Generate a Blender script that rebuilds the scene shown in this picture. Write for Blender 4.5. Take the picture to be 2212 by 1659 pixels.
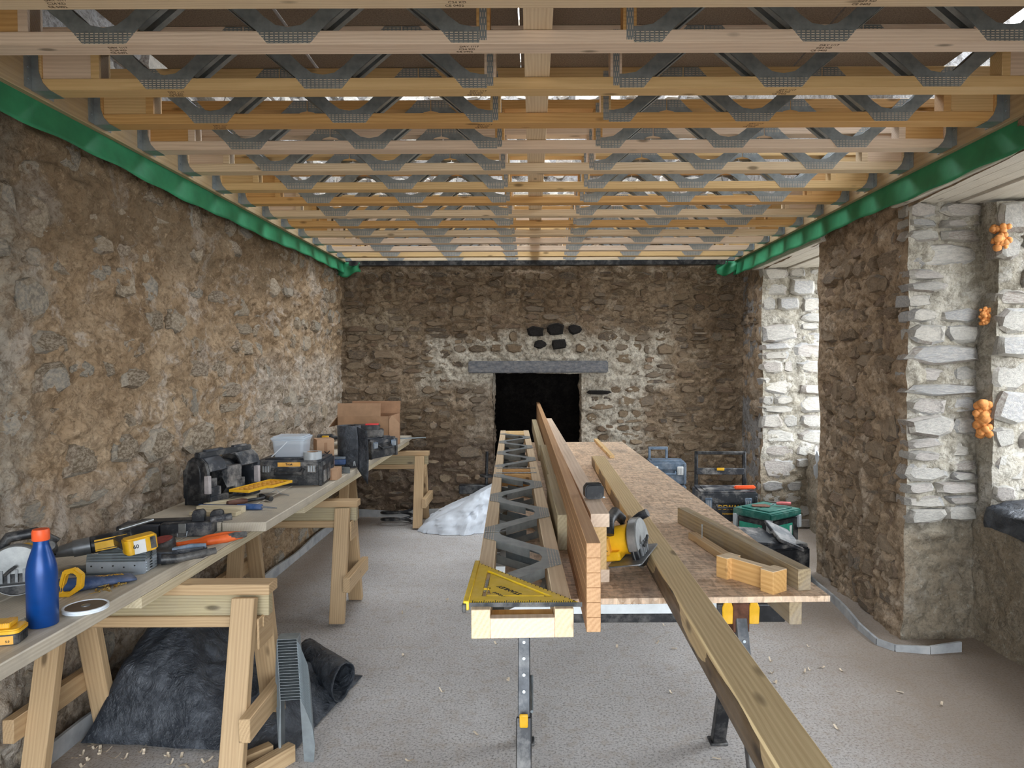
import bpy, bmesh, math, random
import numpy as np
from mathutils import Matrix, Vector, Euler
random.seed(7)
for o in list(bpy.data.objects): bpy.data.objects.remove(o)
SC = bpy.context.scene
COL = SC.collection
PI = math.pi
# ---------------------------------------------------------------- camera
cd = bpy.data.cameras.new('camera'); cam = bpy.data.objects.new('camera', cd); COL.objects.link(cam)
cd.sensor_width = 36.0; cd.lens = 36.0 * 1500 / 2212; cd.shift_x = -46 / 2212
cd.clip_start = .05; cd.clip_end = 200
cam.matrix_world = (Matrix.Translation((0, 0, 1.7)) @ Matrix.Rotation(math.radians(90 - 1.74), 4, 'X')
                    @ Matrix.Rotation(math.radians(-.2), 4, 'Z'))
SC.camera = cam
# ---------------------------------------------------------------- world, light, exposure
w = bpy.data.worlds.new('overcast_sky'); SC.world = w; w.use_nodes = True
bg = w.node_tree.nodes['Background']; bg.inputs[0].default_value = (.86, .93, 1.0, 1); bg.inputs[1].default_value = 9.0
SC.view_settings.view_transform = 'Standard'; SC.view_settings.look = 'None'
SC.view_settings.exposure = 0.38; SC.view_settings.gamma = 1.0
SC.view_settings.use_curve_mapping = False
def portal(loc, rot, sx, sy):
    l = bpy.data.lights.new('sky_portal', 'AREA'); l.shape = 'RECTANGLE'; l.size = sx; l.size_y = sy
    l.cycles.is_portal = True
    o = bpy.data.objects.new('sky_portal', l); COL.objects.link(o); o.location = loc; o.rotation_euler = rot
portal((3.2, 3.44, 1.7), (0, PI / 2, 0), 1.9, 1.4)
portal((3.2, 6.23, 1.7), (0, PI / 2, 0), 1.9, 1.5)
portal((.0, -1.05, 1.25), (PI / 2, 0, 0), 3.5, 2.55)
portal((.0, 6.6, 5.28), (0, 0, 0), 3.6, 2.0)
portal((3.2, 3.8, 3.9), (0, PI / 2, 0), 1.6, 1.6)
# ---------------------------------------------------------------- helpers: nodes
class NT:
    def __init__(s, name):
        s.m = bpy.data.materials.new(name); s.m.use_nodes = True; s.t = s.m.node_tree
        s.b = s.t.nodes['Principled BSDF']; s.tc = s.n('ShaderNodeTexCoord')
        s.obj = s.tc.outputs['Object']
    def n(s, ty): return s.t.nodes.new(ty)
    def l(s, a, b): s.t.links.new(a, b)
    def setin(s, sock, v):
        if hasattr(v, 'is_linked'): s.l(v, sock)
        else: sock.default_value = v
    def map(s, scale=(1, 1, 1), loc=(0, 0, 0), rot=(0, 0, 0), vec=None):
        m = s.n('ShaderNodeMapping'); m.inputs['Scale'].default_value = scale; m.inputs['Rotation'].default_value = rot
        s.setin(m.inputs['Location'], loc); s.l(vec or s.obj, m.inputs[0]); return m.outputs[0]
    def noise(s, scale=5, det=4, rough=.55, vec=None, dist=0, col=False):
        x = s.n('ShaderNodeTexNoise'); x.inputs['Scale'].default_value = scale; x.inputs['Detail'].default_value = det
        x.inputs['Roughness'].default_value = rough; x.inputs['Distortion'].default_value = dist
        s.l(vec or s.obj, x.inputs[0]); return x.outputs['Color' if col else 'Fac']
    def vor(s, scale=5, vec=None, out='Distance', feat='F1'):
        x = s.n('ShaderNodeTexVoronoi'); x.feature = feat; x.inputs['Scale'].default_value = scale
        s.l(vec or s.obj, x.inputs[0]); return x.outputs[out]
    def ramp(s, fac, stops, interp='LINEAR'):
        x = s.n('ShaderNodeValToRGB'); x.color_ramp.interpolation = interp; e = x.color_ramp.elements
        while len(e) < len(stops): e.new(.5)
        for k, (p, c) in enumerate(stops):
            e[k].position = p
            e[k].color = (c, c, c, 1) if not hasattr(c, '__len__') else (*c[:3], 1)
        s.l(fac, x.inputs[0]); return x.outputs[0]
    def mix(s, fac, a, b, mode='MIX'):
        x = s.n('ShaderNodeMix'); x.data_type = 'RGBA'; x.blend_type = mode
        s.setin(x.inputs[0], fac)
        for k, v in ((6, a), (7, b)):
            if isinstance(v, tuple): v = (*v[:3], 1)
            s.setin(x.inputs[k], v)
        return x.outputs[2]
    def math(s, op, a, b=0.0, c=0.0):
        x = s.n('ShaderNodeMath'); x.operation = op
        s.setin(x.inputs[0], a); s.setin(x.inputs[1], b); s.setin(x.inputs[2], c); return x.outputs[0]
    def sep(s, vec=None):
        x = s.n('ShaderNodeSeparateXYZ'); s.l(vec or s.obj, x.inputs[0]); return x.outputs
    def bump(s, h, st=.5, dist=.01):
        x = s.n('ShaderNodeBump'); x.inputs['Strength'].default_value = st; x.inputs['Distance'].default_value = dist
        s.l(h, x.inputs['Height']); s.l(x.outputs[0], s.b.inputs['Normal'])
    def rnd(s):
        a = s.n('ShaderNodeObjectInfo').outputs['Random']; g = s.n('ShaderNodeNewGeometry').outputs['Random Per Island']
        return s.math('FRACT', s.math('ADD', a, g))
    def orand(s): return s.n('ShaderNodeObjectInfo').outputs['Random']
    def fin(s, col, rough=.8, metal=0, spec=.3):
        s.setin(s.b.inputs['Base Color'], (*col[:3], 1) if isinstance(col, tuple) else col)
        s.setin(s.b.inputs['Roughness'], rough); s.b.inputs['Metallic'].default_value = metal
        s.b.inputs['Specular IOR Level'].default_value = spec; return s.m
M = {}
def plain(name, col, rough=.5, metal=0, wear=.25, scale=25, bump=.15, spec=.4, dust=None):
    t = NT(name); nz = t.noise(scale, 5, .6)
    c = t.mix(t.ramp(nz, [(.35, 0), (.7, 1)]), tuple(x * (1 - wear) for x in col), tuple(min(1, x * (1 + wear)) for x in col))
    if dust:
        c = t.mix(t.math('MULTIPLY', t.ramp(t.noise(scale * .5, 6, .7), [(.48, 0), (.72, 1)]), dust), c, (.45, .42, .38))
    t.bump(nz, bump, .002); M[name] = t.fin(c, rough, metal, spec); return M[name]
def wood(name, light, dark, grain=1.0, rough=.56, dirt=0.0, knots=.9):
    t = NT(name); r = t.orand()
    off = t.n('ShaderNodeCombineXYZ'); t.l(t.math('MULTIPLY', r, 13.7), off.inputs[0])
    t.l(t.math('MULTIPLY_ADD', r, .3, .07), off.inputs[1]); t.l(t.math('MULTIPLY_ADD', t.math('FRACT', t.math('MULTIPLY', r, 7.3)), .2, .05), off.inputs[2])
    v = t.map((1, 1, 1), off.outputs[0])
    wv = t.n('ShaderNodeTexWave'); wv.wave_type = 'RINGS'; wv.rings_direction = 'X'; wv.inputs['Scale'].default_value = 26 * grain
    wv.inputs['Distortion'].default_value = 5.5; wv.inputs['Detail'].default_value = 2; wv.inputs['Detail Scale'].default_value = .35
    t.l(t.map((.28, 1, 1), vec=v), wv.inputs[0])
    fine = t.noise(9, 6, .65, t.map((.35, 22, 22), vec=v)); big = t.noise(2.2, 3, .5, t.map((.6, 3, 3), vec=v))
    g = t.math('ADD', t.math('MULTIPLY', wv.outputs['Fac'], .2), t.math('MULTIPLY', fine, .8))
    c = t.mix(t.ramp(g, [(.24, 0), (.66, 1)]), dark, light)
    c = t.mix(t.ramp(big, [(.3, .0), (.75, .45)]), c, tuple((a * .6 + b * .4) * 1.08 for a, b in zip(light, dark)))
    kn = t.vor(1.0, t.map((3.2, 9, 9), vec=v)); c = t.mix(t.math('MULTIPLY', t.ramp(kn, [(.06, 1), (.13, 0)]), knots), c, tuple(x * .38 for x in dark))
    c = t.mix(t.math('MULTIPLY', t.math('SUBTRACT', r, .5), .35), c, dark)
    if dirt: c = t.mix(t.math('MULTIPLY', t.ramp(t.noise(7, 6, .7), [(.42, 0), (.7, 1)]), dirt), c, (.33, .29, .24))
    t.bump(g, .25, .003); M[name] = t.fin(c, rough, 0, .4); return M[name]
# ---------------------------------------------------------------- helpers: meshes
class MB:
    def __init__(s): s.v = []; s.f = []
    def add(s, vs, fs, X=None):
        k = len(s.v)
        s.v += [tuple(X @ Vector(p)) if X else tuple(p) for p in vs]
        s.f += [tuple(i + k for i in q) for q in fs]; return s
    def box(s, c, d, X=None):
        a, b, e = d[0] / 2, d[1] / 2, d[2] / 2; x, y, z = c
        vs = [(x + i * a, y + j * b, z + k * e) for i in (-1, 1) for j in (-1, 1) for k in (-1, 1)]
        return s.add(vs, [(0, 1, 3, 2), (4, 6, 7, 5), (0, 4, 5, 1), (2, 3, 7, 6), (0, 2, 6, 4), (1, 5, 7, 3)], X)
    def lo(s, a, b, X=None): return s.box([(p + q) / 2 for p, q in zip(a, b)], [abs(q - p) for p, q in zip(a, b)], X)
    def lathe(s, prof, n=20, X=None):
        vs = []; fs = []
        for r, z in prof: vs += [(r * math.cos(2 * PI * k / n), r * math.sin(2 * PI * k / n), z) for k in range(n)]
        for i in range(len(prof) - 1):
            for k in range(n): fs.append((i * n + k, i * n + (k + 1) % n, (i + 1) * n + (k + 1) % n, (i + 1) * n + k))
        fs.append(tuple(range(n))[::-1]); fs.append(tuple((len(prof) - 1) * n + k for k in range(n)))
        return s.add(vs, fs, X)
    def cyl(s, p0, p1, r0, r1=None, n=14, X=None):
        p0, p1 = Vector(p0), Vector(p1); d = p1 - p0
        Q = Matrix.Translation(p0) @ d.to_track_quat('Z', 'Y').to_matrix().to_4x4()
        return s.lathe([(r0, 0), (r0 if r1 is None else r1, d.length)], n, X @ Q if X else Q)
    def prism(s, poly, t0, t1, X=None):
        n = len(poly)
        return s.add([(x, y, t0) for x, y in poly] + [(x, y, t1) for x, y in poly],
                     [tuple(range(n))[::-1], tuple(range(n, 2 * n))] + [(k, (k + 1) % n, n + (k + 1) % n, n + k) for k in range(n)], X)
    def ringprism(s, outer, inner, t0, t1, X=None):
        n = len(outer); vs = [(x, y, z) for z in (t0, t1) for ring in (outer, inner) for x, y in ring]; fs = []
        for k in range(n):
            j = (k + 1) % n
            fs += [(k, n + k, n + j, j), (2 * n + k, 2 * n + j, 3 * n + j, 3 * n + k), (k, j, 2 * n + j, 2 * n + k), (n + k, 3 * n + k, 3 * n + j, n + j)]
        return s.add(vs, fs, X)
    def tube(s, pts, r, n=8, X=None, closed=False):
        pts = [Vector(p) for p in pts]; vs = []; fs = []; m = len(pts); up = Vector((0, 0, 1)); rr = r if hasattr(r, '__len__') else [r] * m
        for i, p in enumerate(pts):
            a = pts[(i + 1) % m] if (closed or i < m - 1) else p; b = pts[i - 1] if (closed or i > 0) else p
            d = (a - b).normalized(); x = d.cross(up)
            if x.length < 1e-3: x = d.cross(Vector((1, 0, 0)))
            x.normalize(); y = x.cross(d)
            vs += [p + (x * math.cos(2 * PI * k / n) + y * math.sin(2 * PI * k / n)) * rr[i] for k in range(n)]
        for i in range(m if closed else m - 1):
            for k in range(n):
                i2 = (i + 1) % m; fs.append((i * n + k, i * n + (k + 1) % n, i2 * n + (k + 1) % n, i2 * n + k))
        if not closed: fs += [tuple(range(n))[::-1], tuple((m - 1) * n + k for k in range(n))]
        return s.add(vs, fs, X)
    def grid(s, fn, nu, nv):
        vs = [fn(i / nu, j / nv) for j in range(nv + 1) for i in range(nu + 1)]
        return s.add(vs, [(j * (nu + 1) + i, j * (nu + 1) + i + 1, (j + 1) * (nu + 1) + i + 1, (j + 1) * (nu + 1) + i) for j in range(nv) for i in range(nu)])
    def mesh(s, name, bevel=0, seg=1, smooth=True, ang=38):
        bm = bmesh.new(); vs = [bm.verts.new(p) for p in s.v]
        for q in s.f:
            try: bm.faces.new([vs[i] for i in q])
            except ValueError: pass
        bmesh.ops.recalc_face_normals(bm, faces=bm.faces)
        if bevel: bmesh.ops.bevel(bm, geom=[e for e in bm.edges if len(e.link_faces) == 2 and e.calc_face_angle(0) > .6], offset=bevel, segments=seg, affect='EDGES', clamp_overlap=True)
        me = bpy.data.meshes.new(name); bm.to_mesh(me); bm.free()
        if smooth:
            me.polygons.foreach_set('use_smooth', [True] * len(me.polygons)); me.set_sharp_from_angle(angle=math.radians(ang))
        return me
    def build(s, name, mat, parent=None, loc=(0, 0, 0), rot=(0, 0, 0), bevel=0, seg=1, smooth=True, ang=38):
        return ob(name, s.mesh(name, bevel, seg, smooth, ang), mat, parent, loc, rot)
def ob(name, me, mat, parent=None, loc=(0, 0, 0), rot=(0, 0, 0), scale=None):
    o = bpy.data.objects.new(name, me); COL.objects.link(o)
    if mat is not None and not len(me.materials): me.materials.append(M[mat] if isinstance(mat, str) else mat)
    o.parent = parent; o.location = loc
    o.rotation_euler = rot.to_euler() if isinstance(rot, Matrix) else rot
    if scale: o.scale = scale
    return o
def tag(o, label, cat, group=None):
    o['label'] = label; o['category'] = cat
    if group: o['group'] = group
    return o
def thing(name, label, cat, loc=(0, 0, 0), rot=0, group=None):
    o = bpy.data.objects.new(name, None); COL.objects.link(o); o.empty_display_size = .05
    o.location = loc; o.rotation_euler = rot if hasattr(rot, '__len__') else (0, 0, rot); return tag(o, label, cat, group)
def sub(o, part):
    """make o a sub-part of part, keeping its place"""
    o.parent = part; o.matrix_parent_inverse = part.matrix_basis.inverted(); return o
def struct(o): o['kind'] = 'structure'; return o
def copy_tree(o, parent=None):
    c = o.copy(); COL.objects.link(c); c.parent = parent
    for ch in list(o.children): copy_tree(ch, c)
    return c
def frame(p0, p1, up=(0, 0, 1)):
    """matrix whose X runs p0->p1, Z near up, origin at p0"""
    p0, p1 = Vector(p0), Vector(p1); x = (p1 - p0).normalized(); y = Vector(up).cross(x)
    if y.length < 1e-4: y = Vector((0, 1, 0)).cross(x)
    y.normalize(); z = x.cross(y)
    return Matrix(((x.x, y.x, z.x, p0.x), (x.y, y.y, z.y, p0.y), (x.z, y.z, z.z, p0.z), (0, 0, 0, 1)))
def board(name, p0, p1, w, t, mat, parent=None, up=(0, 0, 1), bevel=.002, base=(0, 0, 0)):
    """timber with its length along local X from p0 to p1 (centre line), w across, t along up"""
    L = (Vector(p1) - Vector(p0)).length; X = frame(p0, p1, up)
    me = MB().lo((0, -w / 2, -t / 2), (L, w / 2, t / 2)).mesh(name, bevel)
    o = ob(name, me, mat, parent); X = Matrix.Translation(-Vector(base)) @ X
    o.location = X.to_translation(); o.rotation_euler = X.to_euler(); return o
PENDING = []
def text(body, size, parent, loc, rot, mat, name='lettering', ext=.0003, sx=1.0, align='CENTER', bold=False, under=None):
    c = bpy.data.curves.new('txt', 'FONT'); c.body = body; c.size = size; c.extrude = ext; c.align_x = align; c.align_y = 'CENTER'
    c.offset = size * .025 if bold else 0; c.resolution_u = 2
    o = bpy.data.objects.new('txt', c); PENDING.append((o, name, parent, loc, rot, mat, sx, under))
def flush_text():
    for q in PENDING: COL.objects.link(q[0])
    bpy.context.view_layer.update(); dg = bpy.context.evaluated_depsgraph_get()
    mes = [bpy.data.meshes.new_from_object(q[0].evaluated_get(dg)) for q in PENDING]
    for me, (o, name, parent, loc, rot, mat, sx, under) in zip(mes, PENDING):
        bpy.data.objects.remove(o); me.materials.clear(); me.name = name; x = ob(name, me, mat, parent, loc, rot, (sx, 1, 1))
        if under is not None: sub(x, under)
def rrect(w, h, r, n=4):
    pts = []
    for cx, cy, a in ((w / 2 - r, h / 2 - r, 0), (-w / 2 + r, h / 2 - r, 1), (-w / 2 + r, -h / 2 + r, 2), (w / 2 - r, -h / 2 + r, 3)):
        pts += [(cx + r * math.cos(PI / 2 * (a + k / n)), cy + r * math.sin(PI / 2 * (a + k / n))) for k in range(n + 1)]
    return pts
# ---------------------------------------------------------------- helpers: noise and rubble
def _h(i, j, k, s):
    n = (i * 374761393 + j * 668265263 + k * 2147483647 + s * 974634777) & 0x7fffffff
    n = ((n ^ (n >> 13)) * 1274126177) & 0x7fffffff; n = (n ^ (n >> 16)) * 69069 & 0x7fffffff
    return (n & 0xffff) / 65535.0
def vnoise(P, s=0):
    I = np.floor(P).astype(np.int64); f = P - I; f = f * f * (3 - 2 * f); r = 0
    for a in (0, 1):
        for b in (0, 1):
            for c in (0, 1):
                wgt = (f[:, 0] if a else 1 - f[:, 0]) * (f[:, 1] if b else 1 - f[:, 1]) * (f[:, 2] if c else 1 - f[:, 2])
                r = r + wgt * _h(I[:, 0] + a, I[:, 1] + b, I[:, 2] + c, s)
    return r
def fbm(P, s=0, o=4, lac=2.1, gain=.52):
    r = 0; a = 1; t = 0
    for k in range(o): r = r + a * vnoise(P * lac ** k + 17.3 * k, s + k); t += a; a *= gain
    return r / t - .5
def rough(P, amp, freq=3.0):
    return np.stack([fbm(P * freq, 11, 5), fbm(P * freq, 31, 5), fbm(P * freq, 57, 5)], 1) * amp
def lump(P, k=1.0):
    """rounded lumps parted by sharp creases, in metres"""
    Q = P * np.array([1, 1, 1.55])
    a = np.abs(fbm(Q * 3.6, 71, 3)); b = np.abs(fbm(Q * 11, 83, 3)); c = np.abs(fbm(Q * 31, 91, 2))
    return k * (.15 * np.minimum(a, .22) + .085 * b + .034 * c - .028)
class Patches:
    """several displaced quads that share one vector noise, so their edges meet"""
    def __init__(s): s.V = []; s.F = []; s.k = 0
    def quad(s, a, b, c, d, step=.025, amp=.06, hole=None, freq=3.0, lum=1.0):
        a, b, c, d = [np.array(q, float) for q in (a, b, c, d)]
        nu = max(1, int(max(np.linalg.norm(b - a), np.linalg.norm(c - d)) / step)); nv = max(1, int(max(np.linalg.norm(d - a), np.linalg.norm(c - b)) / step))
        u, v = np.meshgrid(np.linspace(0, 1, nu + 1), np.linspace(0, 1, nv + 1)); u = u.ravel()[:, None]; v = v.ravel()[:, None]
        P = a * (1 - u) * (1 - v) + b * u * (1 - v) + c * u * v + d * (1 - u) * v
        D = P + rough(P, amp, freq) + rough(P, amp * .25, freq * 5)
        nn = np.cross(b - a, d - a); nn = nn / np.linalg.norm(nn)
        W, H = np.linalg.norm(b - a), np.linalg.norm(d - a); e = np.minimum(np.minimum(u, 1 - u) * W, np.minimum(v, 1 - v) * H)
        D = D + nn * (lump(P, lum)[:, None] * np.clip(e / .06, 0, 1))
        ii, jj = np.meshgrid(np.arange(nu), np.arange(nv)); q = (jj * (nu + 1) + ii).ravel()
        F = np.stack([q, q + 1, q + nu + 2, q + nu + 1], 1)
        if hole is not None: F = F[~hole(P[F].mean(1))]
        s.V.append(D); s.F.append(F + s.k); s.k += len(D); return s
    def build(s, name, mat, parent=None, flip=False):
        V = np.concatenate(s.V); F = np.concatenate(s.F); F = F[:, ::-1] if flip else F
        me = bpy.data.meshes.new(name); me.from_pydata(V.tolist(), [], F.tolist()); me.update()
        me.polygons.foreach_set('use_smooth', [True] * len(me.polygons))
        return ob(name, me, mat, parent)
def stone_mesh(sd, blocky=False):
    r = random.Random(sd); n = r.choice((8, 9, 10)); vs = []; e = r.uniform(3.6, 7.5) if blocky else r.uniform(2.2, 4.2)
    ang = [2 * PI * (k + r.uniform(-.25, .25)) / n for k in range(n)]; out = []
    for a in ang:
        c, s = math.cos(a), math.sin(a); q = .5 / ((abs(c) ** e + abs(s) ** e) ** (1 / e)) * (r.uniform(.9, 1.08) if blocky else r.uniform(.76, 1.04)); out.append((c * q, s * q))
    for sc, z, j in ((1, -.5, 0), (.97, .28, .05), (.74, .47, .10)):
        vs += [(x * sc * (1 + r.uniform(-j, j)), y * sc * (1 + r.uniform(-j, j)), z + r.uniform(-j, j) * 1.2) for x, y in out]
    fs = [(k + m * n, (k + 1) % n + m * n, (k + 1) % n + (m + 1) * n, k + (m + 1) * n) for m in (0, 1) for k in range(n)]
    fs.append(tuple(2 * n + k for k in range(n)))
    b = MB(); b.add(vs, fs); return b
STN = [stone_mesh(k) for k in range(22)]; BLK = [stone_mesh(k + 50, True) for k in range(22)]
def split(x0, y0, x1, y1, mx, my, r, out):
    w, h = x1 - x0, y1 - y0
    sx = w > mx * r.uniform(.75, 1.35); sy = h > my * r.uniform(.75, 1.35)
    if not (sx or sy): out.append((x0, y0, x1, y1)); return
    if sy and (not sx or h / my > w / mx * r.uniform(.6, 1.1)):
        c = y0 + h * r.uniform(.36, .64); split(x0, y0, x1, c, mx, my, r, out); split(x0, c, x1, y1, mx, my, r, out)
    else:
        c = x0 + w * r.uniform(.33, .67); split(x0, y0, c, y1, mx, my, r, out); split(c, y0, x1, y1, mx, my, r, out)
class Stones:
    """rubble stones on planar areas of one wall; the largest 300 are objects, the rest one joined part"""
    def __init__(s, wall, mat, sd, lib=None): s.lib = lib or STN; s.wall = wall; s.mat = mat; s.r = random.Random(sd); s.items = []; s.mesh = {}
    def area(s, o, u, W, H, mx, my, keep=1.0, depth=.09, out=(.0, .035), ok=None, gap=.012, v=(0, 0, 1), cells=None, v0=0.0):
        o = Vector(o); u = Vector(u).normalized(); v = Vector(v); n = u.cross(v).normalized(); L = []
        if cells is None: split(0, v0, W, H, mx, my, s.r, L)
        else: L = cells
        for x0, y0, x1, y1 in L:
            cx, cy = (x0 + x1) / 2, (y0 + y1) / 2
            if s.r.random() > keep or (ok and not ok(cx, cy, (x1 - x0) / 2, (y1 - y0) / 2)): continue
            w, h = x1 - x0 - gap * s.r.uniform(.5, 1.6), y1 - y0 - gap * s.r.uniform(.5, 1.6)
            if w < .02 or h < .02: continue
            p = o + u * cx + v * cy; P = np.array([p])
            p = p + n * (float((rough(P, ROUGH)[0] @ np.array(n)) * .8) + float(lump(P)[0]) * .5 + s.r.uniform(*out) - depth * .44)
            R = Matrix((u, v, n)).transposed() @ Euler((s.r.uniform(-.09, .09), s.r.uniform(-.09, .09), s.r.uniform(-.07, .07) if w > 1.6 * h else s.r.uniform(-.14, .14))).to_matrix()
            s.items.append((w * h, p, R, (w * s.r.choice((-1, 1)), h, depth)))
        return s
    def done(s, limit=300):
        s.items.sort(key=lambda q: -q[0]); mm = {}
        for k, (a, p, R, sc) in enumerate(s.items[:limit]):
            q = s.r.randrange(len(s.lib))
            if q not in mm: mm[q] = s.lib[q].mesh('stone', ang=24)
            o = ob('stone', mm[q], s.mat, s.wall, p, R); o.scale = (abs(sc[0]), sc[1], sc[2])
        if len(s.items) > limit:
            b = MB()
            for a, p, R, sc in s.items[limit:]:
                st = s.r.choice(s.lib); b.add(st.v, st.f, Matrix.Translation(p) @ R.to_4x4() @ Matrix.Diagonal((abs(sc[0]), sc[1], sc[2], 1)))
            o = b.build('small_stones', s.mat, s.wall, ang=24); o['kind'] = 'stuff'
ROUGH = .06
# ---------------------------------------------------------------- materials
def boxmask(t, X, Z, x0, x1, z0, z1, soft=.18):
    a = t.math('MINIMUM', t.math('SUBTRACT', X, x0), t.math('SUBTRACT', x1, X)); b = t.math('MINIMUM', t.math('SUBTRACT', Z, z0), t.math('SUBTRACT', z1, Z))
    n = t.n('ShaderNodeMath'); n.operation = 'DIVIDE'; n.use_clamp = True
    t.l(t.math('ADD', t.math('MINIMUM', a, b), soft / 2), n.inputs[0]); n.inputs[1].default_value = soft; return n.outputs[0]
def warped(t, amt=.35, scale=2.2):
    nz = t.noise(scale, 5, .6, col=True); sb = t.n('ShaderNodeVectorMath'); sb.operation = 'SUBTRACT'; t.l(nz, sb.inputs[0]); sb.inputs[1].default_value = (.5, .5, .5)
    sc = t.n('ShaderNodeVectorMath'); sc.operation = 'SCALE'; t.l(sb.outputs[0], sc.inputs[0]); sc.inputs['Scale'].default_value = amt * 2
    ad = t.n('ShaderNodeVectorMath'); t.l(t.obj, ad.inputs[0]); t.l(sc.outputs[0], ad.inputs[1]); return t.sep(ad.outputs[0])
def mortar(name, dark, mid, light, white, wfac, masks=(), st=.9):
    t = NT(name); a = t.noise(1.7, 6, .62); b = t.noise(9, 8, .68, dist=.6); c = t.noise(46, 6, .7)
    k = t.math('ADD', t.math('MULTIPLY', a, .5), t.math('MULTIPLY', b, .5))
    col = t.ramp(k, [(.3, dark), (.46, mid), (.64, light)])
    col = t.mix(t.math('MULTIPLY', t.ramp(t.noise(2.6, 8, .72, dist=.9), [(.53, 0), (.6, 1)]), wfac), col, white)
    if masks:
        X, Y, Z = warped(t)
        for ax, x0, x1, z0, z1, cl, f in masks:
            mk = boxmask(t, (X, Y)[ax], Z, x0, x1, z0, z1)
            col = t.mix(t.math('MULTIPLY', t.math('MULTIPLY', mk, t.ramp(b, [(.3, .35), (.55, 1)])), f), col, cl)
    col = t.mix(t.ramp(c, [(.3, .55), (.5, 0)]), col, tuple(x * .45 for x in dark))
    col = t.mix(t.math('MULTIPLY', t.ramp(t.noise(19, 8, .75, dist=.5), [(.40, 1), (.52, 0)]), .6), col, tuple(x * .8 for x in dark))
    col = t.mix(t.math('MULTIPLY', t.ramp(t.noise(27, 7, .75), [(.56, 0), (.68, 1)]), .45), col, tuple(min(.8, x * 1.3) for x in light))
    pits = t.ramp(t.vor(30, t.map((1, 1, 1.5)), feat='F1'), [(.0, 0), (.35, 1)])
    h = t.math('ADD', t.math('ADD', t.math('MULTIPLY', b, 1.2), t.math('MULTIPLY', c, .7)), t.math('MULTIPLY', pits, .12))
    t.bump(h, st, .03); M[name] = t.fin(col, .95, 0, .1)
def stone(name, cols, veil, vf):
    t = NT(name); r = t.rnd(); n = len(cols)
    col = t.ramp(r, [((k + .0) / n, c) for k, c in enumerate(cols)], 'CONSTANT')
    a = t.noise(6, 7, .65, t.map((1, 1, 2.6)), dist=.4); b = t.noise(38, 6, .7)
    col = t.mix(t.ramp(a, [(.3, .0), (.7, .6)]), col, tuple(x * .5 for x in cols[0]))
    col = t.mix(t.math('MULTIPLY', t.ramp(t.noise(11, 7, .72), [(.44, 0), (.58, 1)]), vf), col, veil)
    t.bump(t.math('ADD', a, t.math('MULTIPLY', b, .5)), .9, .02); M[name] = t.fin(col, .9, 0, .2)
def soot_stone():
    t = NT('soot_stone'); a = t.noise(14, 6, .7)
    t.bump(a, .8, .02); M['soot_stone'] = t.fin(t.ramp(a, [(.3, (.006, .005, .005)), (.75, (.035, .03, .027))]), .85, 0, .3)
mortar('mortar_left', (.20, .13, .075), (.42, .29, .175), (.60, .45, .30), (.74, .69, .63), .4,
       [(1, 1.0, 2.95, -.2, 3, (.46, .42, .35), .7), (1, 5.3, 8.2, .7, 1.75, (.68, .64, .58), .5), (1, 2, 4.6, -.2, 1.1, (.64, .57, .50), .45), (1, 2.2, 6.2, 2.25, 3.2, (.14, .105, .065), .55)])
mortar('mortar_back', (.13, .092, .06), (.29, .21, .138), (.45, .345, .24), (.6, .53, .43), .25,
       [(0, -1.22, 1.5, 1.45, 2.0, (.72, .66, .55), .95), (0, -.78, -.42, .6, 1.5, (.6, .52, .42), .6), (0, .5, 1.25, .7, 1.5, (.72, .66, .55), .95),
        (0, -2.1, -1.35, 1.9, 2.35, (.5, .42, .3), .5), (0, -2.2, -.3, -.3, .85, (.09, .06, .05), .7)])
mortar('mortar_right', (.2, .14, .09), (.37, .27, .18), (.53, .40, .28), (.66, .6, .52), .25)
mortar('mortar_reveal', (.2, .175, .135), (.42, .375, .30), (.58, .54, .47), (.72, .70, .66), .4, [(1, -3, 9, -1, .72, (.36, .285, .2), .85)])
mortar('soot', (.006, .005, .005), (.012, .010, .009), (.03, .026, .023), (.04, .035, .03), .1)
mortar('mortar_upper', (.14, .12, .10), (.3, .28, .26), (.42, .4, .39), (.52, .52, .54), .4)
stone('stone_left', [(.24, .18, .12), (.40, .32, .23), (.34, .31, .26), (.46, .36, .25), (.28, .21, .15), (.42, .39, .34), (.5, .44, .36)], (.6, .5, .38), .65)
stone('stone_back', [(.2, .145, .095), (.27, .19, .12), (.16, .125, .095), (.33, .25, .165), (.24, .16, .11), (.12, .10, .085), (.38, .28, .19), (.28, .23, .18)], (.36, .27, .18), .6)
stone('stone_right', [(.22, .16, .105), (.31, .23, .155), (.27, .19, .135), (.35, .27, .19), (.23, .195, .16)], (.34, .25, .17), .7)
stone('stone_reveal', [(.50, .47, .43), (.6, .55, .48), (.52, .46, .42), (.56, .53, .48), (.36, .30, .26), (.45, .44, .44)], (.66, .62, .55), .5)
soot_stone()
def slate():
    t = NT('slate'); a = t.noise(5, 7, .7, t.map((3, 1, 9))); h = t.ramp(t.noise(9, 6, .75, t.map((2, 1, 3))), [(.45, 0), (.7, 1)])
    t.bump(a, .4, .01); M['slate'] = t.fin(t.mix(t.math('MULTIPLY', h, .5), t.ramp(a, [(.3, (.075, .08, .09)), (.7, (.17, .175, .19))]), (.4, .37, .34)), .7, 0, .3)
slate()
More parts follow.
